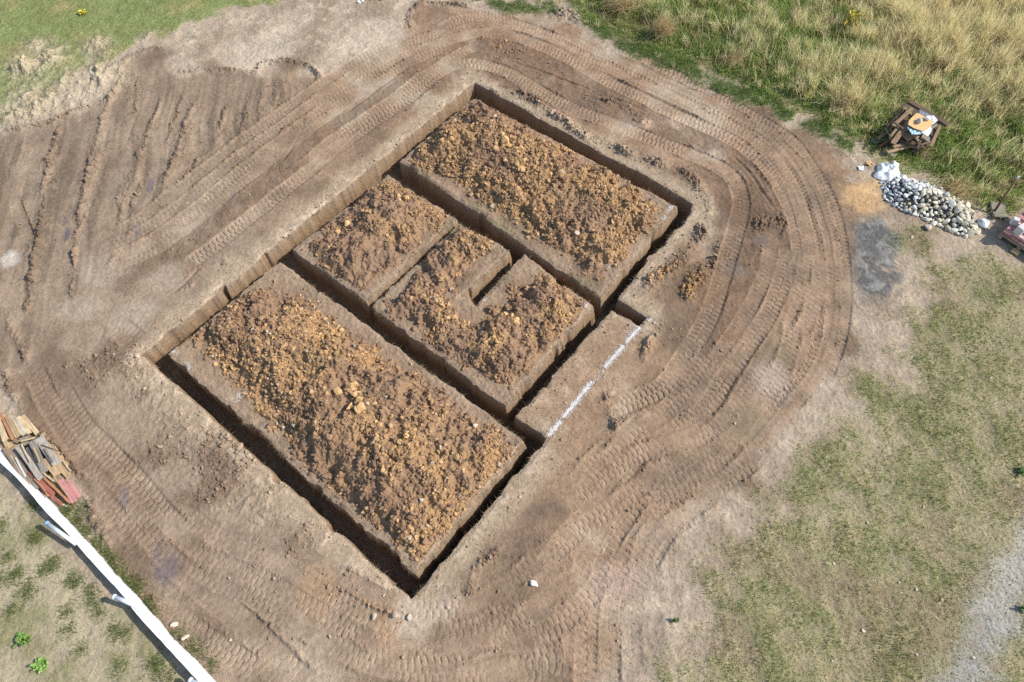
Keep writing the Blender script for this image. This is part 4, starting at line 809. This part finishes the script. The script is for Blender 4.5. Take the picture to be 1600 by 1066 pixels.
# white sheet fence
M_SHEET = plain_mat('white_sheeting', np.array((0.80, 0.81, 0.83)), 0.55, 0.10, 2.0, 0.25, (1, 1, 1), 0.3, None, 0.01)
M_PIPE = plain_mat('galvanised_pipe', np.array((0.62, 0.66, 0.70)), 0.4, 0.12, 6.0, 0.1, (1, 1, 1), 0.5); M_MOUTH_SHADE = plain_mat('pipe_mouth_shade', np.array((0.05, 0.055, 0.06)), 0.9, 0.2, 6, 0); M_CAP = plain_mat('blue_cap', np.array((0.22, 0.36, 0.50)), 0.4, 0.2, 6, 0)
fl = catmull(ats([(-60, 636), (-30, 667), (0, 698), (30, 730), (64, 767), (96, 799), (123, 829), (158, 866), (192, 905), (219, 934), (241, 959), (274, 998), (298, 1022), (335, 1063), (400, 1136)]), 0.05)
ft = catmull(ats([(-70, 655), (-30, 696), (0, 724), (25, 747), (50, 775), (70, 800), (91, 822), (106, 837), (124, 859), (150, 888), (184, 924), (212, 960), (240, 991), (275, 1029), (310, 1067), (370, 1136)], 0.34), 0.05)
r = np.random.default_rng(9); q_ = np.linspace(0, 1, 420)
rs = lambda A: np.stack([np.interp(q_, np.linspace(0, 1, len(A)), A[:, k]) for k in (0, 1)], 1)
fl, ft = rs(fl), rs(ft); s = np.concatenate([[0], np.cumsum(np.linalg.norm(np.diff(fl, axis=0), axis=1))])
fence = bpy.data.objects.new('sheet_barrier', None); C.objects.link(fence); fence.location = (*fl[210], 0)
tag(fence, 'long low white sheet barrier with pipe stubs in the lower left corner', 'barrier')
fo = np.array([*fence.location]); prof = [(0, 0), (.05, .16), (.12, .34), (.22, .50), (.34, .63), (.46, .74), (.58, .83), (.70, .90), (.80, .95), (.88, .985), (.94, 1.0), (.985, .99), (1.0, .94), (1.0, .75), (1.0, .5), (.995, .25), (.985, 0)]
VV = np.zeros((len(s), len(prof), 3))
for k, (a_, hz) in enumerate(prof):
    wv = 0.010*nz1(s+2*a_, 0.5, 31)+0.006*nz1(s-a_*1.5, 0.16, 32)+0.02*nz1(s, 1.6, 33)
    VV[:, k, :2] = fl*(1-a_)+ft*a_; VV[:, k, 2] = 0.28*hz*(1+0.06*nz1(s, 1.1, 35))+wv*(hz > 0)*1.2-0.01*(hz == 0)
ii = np.arange(len(s)*len(prof)).reshape(len(s), len(prof)); Fq = np.stack([ii[:-1, :-1], ii[:-1, 1:], ii[1:, 1:], ii[1:, :-1]], -1).reshape(-1, 4)
link('sheet', np_mesh('sheet', VV.reshape(-1, 3)-fo, Fq, None, True), M_SHEET, fence)
def tube(name, p0, p1, r0, mat, parent=None, seg=12, r1=None, cap=True):
    bm = bmesh.new(); d = Vector(p1)-Vector(p0); L = d.length
    bmesh.ops.create_cone(bm, cap_ends=cap, segments=seg, radius1=r0, radius2=r0 if r1 is None else r1, depth=L)
    bmesh.ops.transform(bm, matrix=Matrix.Translation((Vector(p0)+Vector(p1))/2) @ d.to_track_quat('Z', 'Y').to_matrix().to_4x4(), verts=bm.verts)
    return from_bm(name, bm, mat, parent, True)
for (px, py, bx, by) in ((72, 817, 118, 850), (177, 932, 217, 949), (296, 1062, 330, 1082)):
    p0 = np.array([*at(bx, by, .30), .27]); p1 = np.array([*at(px, py, .33), .33]); dd_ = (p1-p0)/np.linalg.norm(p1-p0)
    po = tube('pipe_stub', p0-fo, p1-fo, 0.042, M_PIPE, fence, 14, 0.046)
    tube('pipe_rim', p1-fo-dd_*.05, p1-fo+dd_*.006, 0.056, M_CAP if px == 72 else M_PIPE, po)
    tube('pipe_mouth', p1-fo+dd_*.004, p1-fo+dd_*.010, 0.036, M_MOUTH_SHADE, po)  # near-black disc on the closed end, painted shade of the open pipe's hollow

# dark scrap wood stack at the meadow edge
DB = 'old dark boards stacked at the meadow edge'
def cp(x, y): return (1360+x/10.657, 140+y/10.657)
for i, (p0, p1, W, T, z0, z1, mt, lb) in enumerate((
    (cp(640, 200), cp(1290, 590), .16, .07, .58, .60, W_DARK, 'long thick dark beam along the upper right side of the scrap stack'),
    (cp(1165, 585), cp(1000, 955), .09, .06, .55, .38, W_BROWN, 'brown beam down the right side of the scrap stack'),
    (cp(690, 310), cp(380, 610), .11, .035, .55, .48, W_BROWN, 'light brown split plank on the upper left of the scrap stack'),
    (cp(580, 345), cp(280, 640), .09, .05, .42, .36, W_DARK, 'outermost dark plank on the left of the scrap stack'),
    (cp(660, 400), cp(350, 770), .10, .05, .44, .38, W_DARK, 'dark plank between two brown planks on the scrap stack'),
    (cp(640, 540), cp(370, 900), .15, .035, .58, .40, W_BROWN, 'wide brown plank with a tapered end left of the cardboard'),
    (cp(270, 1040), cp(660, 930), .14, .05, .12, .16, W_TAN, 'tan plank lying lowest in front of the scrap stack'),
    (cp(650, 925), cp(910, 985), .12, .06, .20, .20, W_BROWN, 'short brown plank at the lower front of the scrap stack'),
    (cp(470, 820), cp(900, 960), .16, .05, .30, .30, W_DARK, 'dark plank running under the front of the scrap stack'),
    (cp(560, 730), cp(670, 840), .22, .05, .42, .36, W_BROWN, 'short wide brown offcut below the cardboard'),
    (cp(710, 740), cp(830, 860), .16, .05, .40, .34, W_TAN, 'short tan offcut with a slanted end below the white sheet'),
    (cp(860, 770), cp(990, 850), .22, .06, .42, .38, W_DGREY, 'grey wide offcut by the right beam'),
    (cp(690, 1000), cp(810, 1040), .16, .05, .08, .08, W_BROWN, 'small brown offcut on the ground in front of the stack'),
    (cp(60, 670), cp(335, 820), .13, .06, .14, .12, W_DARK, 'dark plank fallen to the left of the scrap stack'),
    (cp(150, 950), cp(390, 800), .05, .04, .10, .18, W_RED, 'thin reddish batten sticking out at the lower left'),
    (cp(30, 860), cp(260, 820), .20, .04, .06, .08, W_DGREY, 'grey broken board lying flat at the lower left'),
    (cp(520, 330), cp(1150, 640), .60, .10, .30, .30, W_DARK, 'broad dark platform board under the cardboard'),
    (cp(420, 560), cp(1010, 880), .55, .10, .22, .22, W_DARK, 'broad dark platform board low in the scrap stack'),
    (cp(900, 600), cp(1090, 780), .30, .08, .42, .42, W_DARK, 'dark plank end in the gap between sheet and beam'))):
    board('scrap_plank', p0, p1, W, T, z0, z1, mt, lb, 'plank', DB, 400+i)
rr = np.random.default_rng(61)
for i, (px, py, an, ln_, z, mt, lb) in enumerate(((1398, 205, .9, 22, .50, W_BROWN, 'rough brown slat lying crosswise on the left of the scrap stack'), (1404, 196, 2.5, 18, .54, W_DARK, 'dark slat tilted over the left planks of the scrap stack'), (1390, 212, 2.1, 26, .30, W_DGREY, 'grey slat sliding off the left side of the scrap stack'),
        (1410, 226, .25, 30, .24, W_BROWN, 'brown slat across the lower front of the scrap stack'), (1400, 232, 2.8, 20, .12, W_DARK, 'short dark slat on the ground before the scrap stack'), (1378, 212, .6, 16, .16, W_BROWN, 'short brown slat left of the scrap stack'), (1436, 226, 1.2, 14, .36, W_DARK, 'dark offcut standing out at the front of the scrap stack'),
        (1446, 224, .3, 16, .40, W_BROWN, 'brown offcut near the lower right corner of the scrap stack'), (1418, 172, 2.3, 24, .52, W_TAN, 'thin tan batten at the upper left of the scrap stack'), (1386, 225, .1, 18, .08, W_DARK, 'dark broken slat lowest on the left of the scrap stack'), (1458, 198, .6, 20, .56, W_DGREY, 'grey slat between the white sheet and the right beam'))):
    dx, dy = math.cos(an)*ln_/2, -math.sin(an)*ln_/2
    board('scrap_plank', (px-dx, py-dy), (px+dx, py+dy), rr.uniform(.06, .11), .03, z+rr.uniform(-.05, .05), z+rr.uniform(-.06, .06), mt, lb, 'plank', DB, 450+i, rr.normal(0, .25))
def sheet(name, pts, z, th, mat, label, cat, seed, crump=0.01, n=14):
    """thin sheet with an outline, crumpled a little"""
    Vp = np.array([at(*cp(*q), z) for q in pts]); lo, hi = Vp.min(0), Vp.max(0); r = np.random.default_rng(seed)
    bm = bmesh.new(); vs = [bm.verts.new((*p, z)) for p in Vp]; f = bm.faces.new(vs)
    bmesh.ops.triangulate(bm, faces=[f]); bmesh.ops.subdivide_edges(bm, edges=bm.edges[:], cuts=4, use_grid_fill=True)
    for v in bm.verts: v.co.z += r.normal(0, crump)
    if f.is_valid is False: pass
    bmesh.ops.recalc_face_normals(bm, faces=bm.faces)
    if sum(f.normal.z for f in bm.faces) < 0: bmesh.ops.reverse_faces(bm, faces=bm.faces)
    g = bmesh.ops.solidify(bm, geom=bm.faces[:], thickness=th)
    o = from_bm(name, bm, mat, None, False); return tag(o, label, cat)
M_CARD = plain_mat('cardboard', col(222, 180, 130), 0.9, 0.08, 5, 0.15); M_PAPER = plain_mat('white_paper', col(232, 236, 240), 0.7, 0.05, 4, 0.1); M_BLUEP = plain_mat('pale_blue_sheet', col(186, 214, 226), 0.5, 0.08, 4, 0.1); M_FELT = plain_mat('grey_felt', col(128, 134, 142), 0.9, 0.2, 8, 0.3)
sheet('felt_sheet', [(820, 330), (1020, 425), (1000, 500), (870, 440), (815, 395)], .645, .012, M_FELT, 'blue-grey felt sheet between the cardboard and the long dark beam', 'sheet', 1)
sheet('paper_sheet', [(975, 430), (1060, 432), (1120, 515), (1045, 575), (985, 560)], .665, .006, M_PAPER, 'crumpled white sheet to the right of the cardboard', 'sheet', 2, 0.012)
sheet('plastic_sheet', [(605, 620), (740, 660), (850, 690), (840, 745), (690, 745), (640, 660)], .64, .006, M_BLUEP, 'pale blue sheet sticking out below the cardboard', 'sheet', 3, 0.01)
sheet('paper_sheet', [(830, 680), (1000, 600), (1025, 680), (965, 775), (860, 725)], .655, .006, M_PAPER, 'white sheet hanging out in front of the cardboard', 'sheet', 4, 0.012)
sheet('cardboard_sheet', [(770, 388), (830, 405), (1040, 525), (1020, 610), (885, 695), (720, 640), (625, 580), (645, 510)], .69, .008, M_CARD, 'orange-brown cardboard sheet held down by two round stones', 'cardboard', 5, 0.004)

# stones
def stone_mesh(seed, n=ICO3, jit=0.16, flat=(0.55, 0.95), chops=8):
    r = np.random.default_rng(seed); V, F = n; W = V.copy()
    for k in range(5):
        d = r.normal(size=3); d /= np.linalg.norm(d); W = W*(1+jit*np.clip(V@d, -1, 1)[:, None]*r.uniform(-1, 1))
    for k in range(chops):
        d = r.normal(size=3); d /= np.linalg.norm(d); h = r.uniform(0.5, 0.85); W = W-np.outer(np.maximum(W@d-h, 0)*0.92, d)
    W = W*np.array([r.uniform(1.0, 1.5), r.uniform(0.75, 1.0), r.uniform(*flat)])
    return np_mesh('stone', W, F, None, True)
def stone_mat(nm, c): return plain_mat(nm, col(*c), 0.85, 0.16, 4.0, 0.35, (1, 1, 1), 0.25, None, 0.02)
ST_G = [stone_mat('blue_grey_stone', q) for q in ((196, 197, 200), (222, 222, 222), (156, 158, 162), (238, 238, 236))]
ST_B = [stone_mat('buff_stone', q) for q in ((216, 206, 184), (228, 218, 196), (188, 176, 154), (238, 232, 216), (190, 188, 180))]
SM = {}
def stone(seed, mi, mats, x, y, z, R, rz, tilt, name='field_stone'):
    key = (seed, id(mats), mi)
    if key not in SM:
        me = stone_mesh(seed); me.materials.append(mats[mi]); SM[key] = me
    o = bpy.data.objects.new(name, SM[key]); C.objects.link(o); o.location = (x, y, z); o.scale = (R, R, R); o.rotation_euler = (tilt[0], tilt[1], rz); return o
r = np.random.default_rng(17)
pile = ats([(1374, 287), (1386, 276), (1402, 270), (1424, 281), (1445, 285), (1470, 294), (1500, 312), (1519, 330), (1526, 350), (1526, 364), (1512, 373), (1488, 368), (1462, 357), (1440, 343), (1414, 334), (1395, 326), (1380, 312)])
lo, hi = pile.min(0), pile.max(0); placed = []
axis0, axis1 = at(1378, 292), at(1525, 362); al = lambda p: float(np.clip(((p-axis0)@(axis1-axis0))/((axis1-axis0)@(axis1-axis0)), 0, 1))
tries = 0
while len(placed) < 295 and tries < 60000:
    tries += 1; p = r.uniform(lo, hi); sdv = float(poly_sd(np.array([p[0]]), np.array([p[1]]), pile)[0])
    if sdv < 0.02: continue
    t = al(p); Rr = r.uniform(.034, .084)*(0.80+0.50*t)*(1.45 if r.uniform() < .08+.1*t else 1)
    if any((p[0]-q[0])**2+(p[1]-q[1])**2 < ((Rr+q[2])*0.66)**2 for q in placed): continue
    placed.append((p[0], p[1], Rr, t, sdv))
for i, (x, y, Rr, t, sdv) in enumerate(placed):
    z = 0.30*float(smooth(0, 0.75, sdv))+Rr*0.45
    g = r.uniform() > (t-0.36)*3.2+0.5
    mats = ST_G if g else ST_B
    o = stone(int(r.integers(0, 9)), int(r.integers(0, len(mats))), mats, x, y, z+float(hgt(x, y)), Rr, r.uniform(0, 6.28), r.normal(0, .35, 2))
    big = Rr > .105
    if g: lb = 'larger blue-grey stone among the small ones near the white sack' if big else 'small blue-grey stone in the left part of the stone heap by the white sack'
    else: lb = 'large buff field stone in the right part of the stone heap' if big else 'small buff stone in the right part of the stone heap toward the brick pallet'
    tag(o, lb, 'stone', ('large ' if big else 'small ')+('blue-grey' if g else 'buff')+' stones of the heap')
# a bed of rubble inside the heap
XXp, YYp = np.meshgrid(np.arange(lo[0]-.1, hi[0]+.1, .04), np.arange(lo[1]-.1, hi[1]+.1, .04)); sp = poly_sd(XXp, YYp, pile); hb = 0.26*smooth(0, .75, sp)+gsample(ZZ, XXp, YYp)-.02
k = (sp > -0.03); kk = k[:-1, :-1] & k[1:, 1:]; iN = np.arange(XXp.size).reshape(XXp.shape); a_, b_ = np.nonzero(kk)
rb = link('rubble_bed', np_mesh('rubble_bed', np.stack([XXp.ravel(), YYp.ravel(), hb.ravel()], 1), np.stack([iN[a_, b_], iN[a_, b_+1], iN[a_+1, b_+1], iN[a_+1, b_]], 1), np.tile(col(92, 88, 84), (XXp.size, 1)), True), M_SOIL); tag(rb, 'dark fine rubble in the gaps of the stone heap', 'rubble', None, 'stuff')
ks = np.nonzero(k.ravel() & (sp.ravel() > 0.03))[0]; ks = r.choice(ks, 1500)
fs = scatter('small_rubble', np.stack([XXp.ravel()[ks]+r.uniform(-.02, .02, len(ks)), YYp.ravel()[ks]+r.uniform(-.02, .02, len(ks)), hb.ravel()[ks]+.01], 1), r.uniform(.012, .035, len(ks)), np.where(r.uniform(0, 1, (len(ks), 1)) < .5, col(150, 152, 156), col(180, 168, 146)), 44, sink=0.1); tag(fs, 'small chips of stone filling the gaps of the stone heap', 'stone chips', None, 'stuff')
ST_W = [stone_mat('white_stone', (236, 230, 222)), stone_mat('light_stone', (214, 196, 176)), stone_mat('pinkish_stone', (214, 190, 180))]
ST_L = [stone_mat('pale_lump', q) for q in ((170, 158, 146), (186, 172, 156))]
def single(px, py, R, sd, mi, label, mats=ST_W, z=0.0, name='white_stone', group=None, cat='stone'):
    p = at(px, py, z); zz = z if z else float(hgt(*p)); rr = np.random.default_rng(sd)
    return tag(stone(sd % 9, mi, mats, p[0], p[1], zz+R*.4, R, rr.uniform(0, 6), rr.normal(0, .3, 2), name), label, cat, group)
single(1434.6, 190.5, .095, 3, 0, 'round grey stone on the left of the cardboard sheet', [stone_mat('grey_stone', (200, 196, 188))], .70, 'round_stone')
single(1447.8, 187, .095, 5, 0, 'round cream stone on the right of the cardboard sheet', [stone_mat('cream_stone', (246, 236, 222))], .70, 'round_stone')
single(833, 912, .075, 2, 0, 'single white stone lying beside the tyre prints at the bottom')
single(273, 977, .065, 4, 1, 'light stone beside the fence, the upper of two', name='field_stone'); single(290, 996, .08, 6, 1, 'light stone beside the fence, the lower and larger of two', name='field_stone')
single(1448, 358, .12, 7, 2, 'pale pinkish broken block in front of the stone heap', name='broken_block', cat='block'); single(1424, 372, .045, 1, 2, 'small pinkish stone lying in front of the stone heap', name='field_stone'); single(1528, 364, .085, 1, 1, 'squarish light stone beside the plastic bag', name='field_stone')
for i, (px, py, R) in enumerate(((558, -1, .12), (566, 3, .10), (562, 5, .07), (574, -1, .11), (588, 0, .12), (597, 1, .13), (603, -2, .09))):
    single(px, py, R, 20+i, 0, 'white rubble stone at the top picture edge on the dry ground', group='white rubble at the top edge')
for i, (px, py, R) in enumerate(((1302, 881, .05), (1431, 922, .05), (1349, 986, .06), (1300, 1032, .05), (1355, 817, .04), (1442, 793, .05), (1545, 592, .05), (1430, 1023, .06), (1520, 1028, .06), (1405, 910, .04), (1470, 938, .045))):
    single(px, py, R*.6, 40+i, 1, 'small pale stone in the short grass of the lawn', group='pale stones in the lawn')
for i, (px, py, R, sd) in enumerate(((700, 950, .06, 1), (640, 965, .10, 2), (600, 930, .05, 3), (560, 922, .06, 4), (585, 962, .1, 5), (618, 962, .09, 6), (1022, 505, .06, 7), (1050, 515, .05, 8))):
    single(px, py, R*.62, 60+sd, 1, 'light lump of rubble in the crumbled soil along the track', group='light lumps along the track', name='soil_lump', cat='lump', mats=ST_L)
# white sack and plastic bag
def blob(name, px, py, z, size, seed, mat, label, cat, lobes, crum=0.10):
    p = at(px, py, z); rr = np.random.default_rng(seed); V, F = ico(5); 
    W = V*np.array(size); W[:, 2] = np.maximum(W[:, 2], -size[2]*0.5)
    for (dx, dy, dz, rad, s) in lobes:
        d = np.linalg.norm(W-np.array([dx, dy, dz]), axis=1); W += np.array([dx, dy, dz])*(s*np.exp(-(d/rad)**2))[:, None]
    for k in range(26):
        d = rr.normal(size=3); d /= np.linalg.norm(d); f = rr.uniform(6, 26); W += V*(crum*0.18*np.abs(np.sin(V@d*f+rr.uniform(0, 6)))*rr.uniform(-1, .6))[:, None]*size[2]*3
    o = link(name, np_mesh(name, W, F, None, True), mat); o.location = (*p, z+size[2]*.5); return tag(o, label, cat)
M_SACK = plain_mat('white_sack', col(238, 237, 236), 0.6, 0.10, 5, 0.4, (1, 1, 1), 0.3, None, 0.03); M_BAG = plain_mat('pale_bag', col(210, 214, 210), 0.35, 0.15, 6, 0.3, (1, 1, 1), 0.5, None, 0.03)
def sack(name, outline, z0, hmax, seed, mat, label, cat):
    Vp = ats(outline); c0 = Vp.mean(0); rr = np.random.default_rng(seed); nr, na = 26, 120; V = []
    ang = np.linspace(0, 2*np.pi, na, endpoint=False); pa = np.arctan2(Vp[:, 1]-c0[1], Vp[:, 0]-c0[0]); pr = np.hypot(Vp[:, 1]-c0[1], Vp[:, 0]-c0[0]); od = np.argsort(pa)
    R = np.interp(ang, np.concatenate([pa[od]-2*np.pi, pa[od], pa[od]+2*np.pi]), np.tile(pr[od], 3)); F = []
    dirs = [(rr.uniform(0, 6.28), rr.uniform(3, 16), rr.uniform(0, 6.28), rr.uniform(.3, 1)) for _ in range(14)]
    for i in range(nr+1):
        f = i/nr; x = R*f*np.cos(ang); y = R*f*np.sin(ang); cr = np.zeros(na)
        for (a_, fq, ph, am) in dirs: cr += am/len(dirs)*2.4*(1-2*np.abs(np.sin((x*math.cos(a_)+y*math.sin(a_))*fq+ph+1.5*np.sin(3*x-2*y))))
        dome = (1-f**2.2)**.75; h = hmax*dome*(0.75+0.42*cr)+.012
        V.append(np.column_stack([x, y, np.maximum(h, .01)]))
    V = np.vstack(V)
    for i in range(nr):
        for j in range(na): F.append((i*na+j, (i+1)*na+j, (i+1)*na+(j+1) % na, i*na+(j+1) % na))
    o = link(name, np_mesh(name, V, np.array(F), None, True), mat); o.location = (*c0, z0); return tag(o, label, cat)
sack('white_sack', [(1363, 277), (1370, 269), (1371, 259), (1377, 256), (1385, 257), (1389, 262), (1394, 254), (1404, 258), (1401, 266), (1405, 276), (1402, 282), (1391, 285), (1378, 284)], 0.03, .30, 3, M_SACK, 'crumpled white sack lying against the left end of the stone heap', 'sack')
sack('plastic_bag', [(1527, 344), (1532, 342), (1537, 344), (1543, 346), (1543, 354), (1539, 359), (1533, 357), (1528, 353)], 0.03, .14, 5, M_BAG, 'small pale plastic bag between the stone heap and the brick pallet', 'bag')
# brick pallet
pc = at(1557, 371); e1 = np.array([-.19, -.98]); e1 /= np.linalg.norm(e1); e2 = np.array([-e1[1], e1[0]])
if e2[0] < 0: e2 = -e2
PW, PD = 1.20, 1.00
def orient(o, c, z, ax=None):
    a = e1 if ax is None else ax; o.location = (*c, z); o.rotation_euler = (0, 0, math.atan2(a[1], a[0])); return o
pal = bpy.data.objects.new('pallet', None); C.objects.link(pal); pal.location = (*pc, 0); tag(pal, 'wooden pallet under the red bricks at the right picture edge', 'pallet')
def ppart(name, c, z, L, W, T, ax, sd):
    o = from_bm(name, board_bm(L, W, T, np.random.default_rng(sd), 3), W_TAN, pal); o.location = (c[0]-pc[0], c[1]-pc[1], z); o.rotation_euler = (0, 0, math.atan2(ax[1], ax[0])); return o
for i in range(6): ppart('deck_board', pc+e1*PW/2+e2*(0.06+i*(PD-.12)/5), .13, PW, .11, .022, e1, i)
for i in range(3): ppart('runner', pc+e1*(0.06+i*(PW-.12)/2)+e2*PD/2, .068, PD, .10, .096, e2, 20+i)
ppart('runner', pc+e1*.60+e2*(-.12), .05, .20, .16, .05, e1, 40)
BR = [plain_mat('red_brick', col(*q), 0.9, 0.22, 9, 0.4, (1, 1, 1), 0.2) for q in ((192, 132, 130), (200, 146, 142), (178, 116, 116), (208, 164, 160), (214, 184, 178))]
def brick_mesh(sd, mt, dims=(.24, .115, .068)):
    rr = np.random.default_rng(sd); bm = board_bm(*dims, rr, 1, .006, .0, .004); me = bpy.data.meshes.new('brick'); bm.to_mesh(me); bm.free(); me.materials.append(mt); return me
BM = [brick_mesh(i, BR[i % 5]) for i in range(10)]
r = np.random.default_rng(23); nb = 0
for lay in range(6):
    nx_, ny_ = 5, 8
    for i in range(nx_):
        for j in range(ny_):
            if lay < 4 and not (i == 0 or j == 0 or (lay == 2) or (lay == 3 and j == 2)): continue
            if lay >= 3 and not (j >= 2 and i < 5): continue
            if lay == 4 and r.uniform() < .25: continue
            if lay == 5 and r.uniform() < .6: continue
            c = pc+e1*(.02+.12+i*.235+r.normal(0, .004))+e2*(.07+.06+j*.118+r.normal(0, .004))
            o = bpy.data.objects.new('brick', BM[int(r.integers(0, 10))]); C.objects.link(o); orient(o, c, .142+.034+lay*.070); o.rotation_euler[2] += r.normal(0, .03 if lay < 4 else .12)
            tag(o, 'loose red brick on the top layer of the brick pallet' if lay >= 4 else 'red brick in the stack on the pallet at the right edge', 'brick', 'loose bricks on top of the stack' if lay >= 4 else 'bricks stacked on the pallet')
M_CONC = plain_mat('concrete_block', col(206, 202, 200), 0.9, 0.12, 8, 0.4)
for k, (u, v, dims, rz, lb) in enumerate(((.30, .17, (.24, .19, .24), 1.45, 'upright pale concrete block on the outer edge of the brick stack'), (.04, .34, (.16, .14, .20), .4, 'small pale concrete block at the back corner of the brick stack'))):
    o = from_bm('concrete_block', board_bm(*dims, np.random.default_rng(k), 2, .01, 0, .006), M_CONC); orient(o, pc+e1*u+e2*v, (.142+.07*3)+dims[2]/2+.01); o.rotation_euler[2] += rz; tag(o, lb, 'block')
# post and slab in the grass
M_RUST = plain_mat('rusty_iron', col(116, 88, 70), 0.85, 0.4, 10, 0.4); M_SLAB = plain_mat('old_concrete', col(138, 130, 116), 0.95, 0.25, 6, 0.6)
pb = at(1549, 338); ptp = at(1592, 275, 1.0)
po = bpy.data.objects.new('marker_post', None); C.objects.link(po); po.location = (*pb, 0); tag(po, 'dark rusty post with a pale tip standing in the grass behind the brick pallet', 'post')
d = np.array([*(ptp-pb), 1.0]); tube('shaft', (0, 0, -.1), tuple(d*.93), .034, M_RUST, po, 10, .026); tube('tip', tuple(d*.93), tuple(d), .028, M_PIPE, po, 10, .024)
sl = from_bm('concrete_slab', board_bm(.55, .42, .08, np.random.default_rng(3), 4, .02, .01, .05), M_SLAB); sl.location = (*at(1558, 331), .06); sl.rotation_euler = (.05, .03, .5); tag(sl, 'rough grey concrete slab half hidden in grass beside the rusty post', 'slab')
# plants
M_LEAF = attr_mat('leaf', 0.6, 14, 0.85, 1.15)
def leafy(name, px, py, R, nl, cols, label, cat, seed, group=None, hgt_=0.14, wid=0.032):
    rr = np.random.default_rng(seed); p = at(px, py); VS, FS, CS = [], [], []
    for i in range(nl):
        a = rr.uniform(0, 6.28); L = R*rr.uniform(.5, 1.1); up_ = rr.uniform(.3, 1.0)*hgt_; o0 = rr.normal(0, R*.25, 2); w = wid*rr.uniform(.6, 1.2)
        dx, dy = math.cos(a), math.sin(a); rows = []
        for f, ww in ((0, .15), (.3, .8), (.6, 1), (.85, .6), (1, .05)):
            z = up_*math.sin(min(f*2.4, 2.6))*1.0+.01; cx, cy = o0[0]+dx*L*f, o0[1]+dy*L*f
            rows += [(cx-dy*w*ww, cy+dx*w*ww, z+.01), (cx, cy, z-.008), (cx+dy*w*ww, cy-dx*w*ww, z+.01)]
        b0 = len(VS); VS += rows; c = np.array(cols[int(rr.integers(0, len(cols)))])*rr.uniform(.8, 1.2); CS += [c]*15
        for k in range(4):
            for s_ in range(2): q = b0+3*k+s_; FS.append((q, q+1, q+4, q+3))
    o = link(name, np_mesh(name, np.array(VS), np.array(FS), np.array(CS), True), M_LEAF); o.location = (*p, float(hgt(*p))); return tag(o, label, cat, group)
LG = [col(110, 142, 70), col(132, 160, 86), col(96, 126, 62)]
leafy('broadleaf_weed', 41, 1000, .13, 60, LG, 'round leafy green weed in the dry field, the upper of two', 'weed', 1)
leafy('broadleaf_weed', 70, 1040, .14, 60, [col(124, 160, 76), col(148, 178, 96)], 'lighter leafy green weed in the dry field, the lower of two', 'weed', 2)
leafy('broadleaf_weed', 1055, 970, .06, 14, LG, 'small green weed on the dry ground right of the bottom tyre prints', 'weed', 3)
leafy('yellow_weed', 130, 22, .13, 30, [col(220, 210, 80), col(206, 196, 84)], 'bright yellow weed in the upper left lawn', 'weed', 4)
gw = leafy('goldenrod', 1323, 52, .30, 60, [col(214, 186, 70), col(196, 176, 66), col(150, 150, 70)], 'yellow flowering plant standing in the tall meadow', 'plant', 5, None, .75, .035)
for i, (px, py) in enumerate(((1592, 738), (1597, 952))): leafy('broadleaf_weed', px, py, .10, 18, [col(84, 112, 62), col(98, 124, 70)], 'dark green weed in the short grass near the right edge', 'weed', 20+i, 'dark weeds near the right edge')
# straw tussocks that lean out of the meadow
for i, (px, py, n, R, hh, lx, ly, lb) in enumerate(((1030, 52, 620, .28, .85, -.12, -.25, 'tall pale straw tussock drooping over the green edge of the meadow'), (975, 12, 700, .4, .8, -.35, .15, 'wide straw tussock bending left at the top picture edge'), (1140, 100, 420, .3, .55, .1, -.2, 'brownish straw tussock beside the track in the middle of the meadow edge'), (1325, 165, 420, .3, .7, -.25, .05, 'straw tussock leaning left just above the scrap wood stack'), (1490, 300, 380, .35, .6, -.1, -.2, 'straw tussock behind the stone heap'))):
    rr = np.random.default_rng(70+i); p = at(px, py); P = np.column_stack([p[0]+rr.normal(0, R*.6, n), p[1]+rr.normal(0, R*.6, n), np.full(n, float(hgt(*p)))]); h = hh*rr.uniform(.5, 1.1, n)
    o = blades('straw_tussock', P, h, np.array([lx, ly])*hh*1.4+rr.normal(0, .28, (n, 2))*h[:, None], rr.uniform(.009, .017, n), palette([(226, 206, 164), (208, 186, 142), (190, 166, 128), (160, 138, 108)], [3, 3, 2, 1], n, rr), 4, 80+i, .5); tag(o, lb, 'tussock')
# litter by the sack
for i, (px, py, mt, lb) in enumerate(((1345, 264, M_PAPER, 'scrap of white paper on the dirt left of the white sack'), (1396, 228, M_PAPER, 'scrap of white paper in front of the scrap wood stack'), (1358, 257, M_CARD, 'orange-brown scrap of cardboard above the sand spot'), (1395, 242, M_PAPER, 'small white scrap between the scrap wood stack and the sack'))):
    rr = np.random.default_rng(90+i); bm = bmesh.new(); bmesh.ops.create_grid(bm, x_segments=5, y_segments=4, size=.085)
    for v in bm.verts: v.co += Vector((rr.normal(0, .014), rr.normal(0, .014), abs(rr.normal(0, .018))+.012))
    bmesh.ops.solidify(bm, geom=bm.faces[:], thickness=.003); o = from_bm('paper_scrap', bm, mt); p = at(px, py); o.location = (*p, float(hgt(*p))+.01); o.rotation_euler = (0, 0, rr.uniform(0, 3)); tag(o, lb, 'scrap')
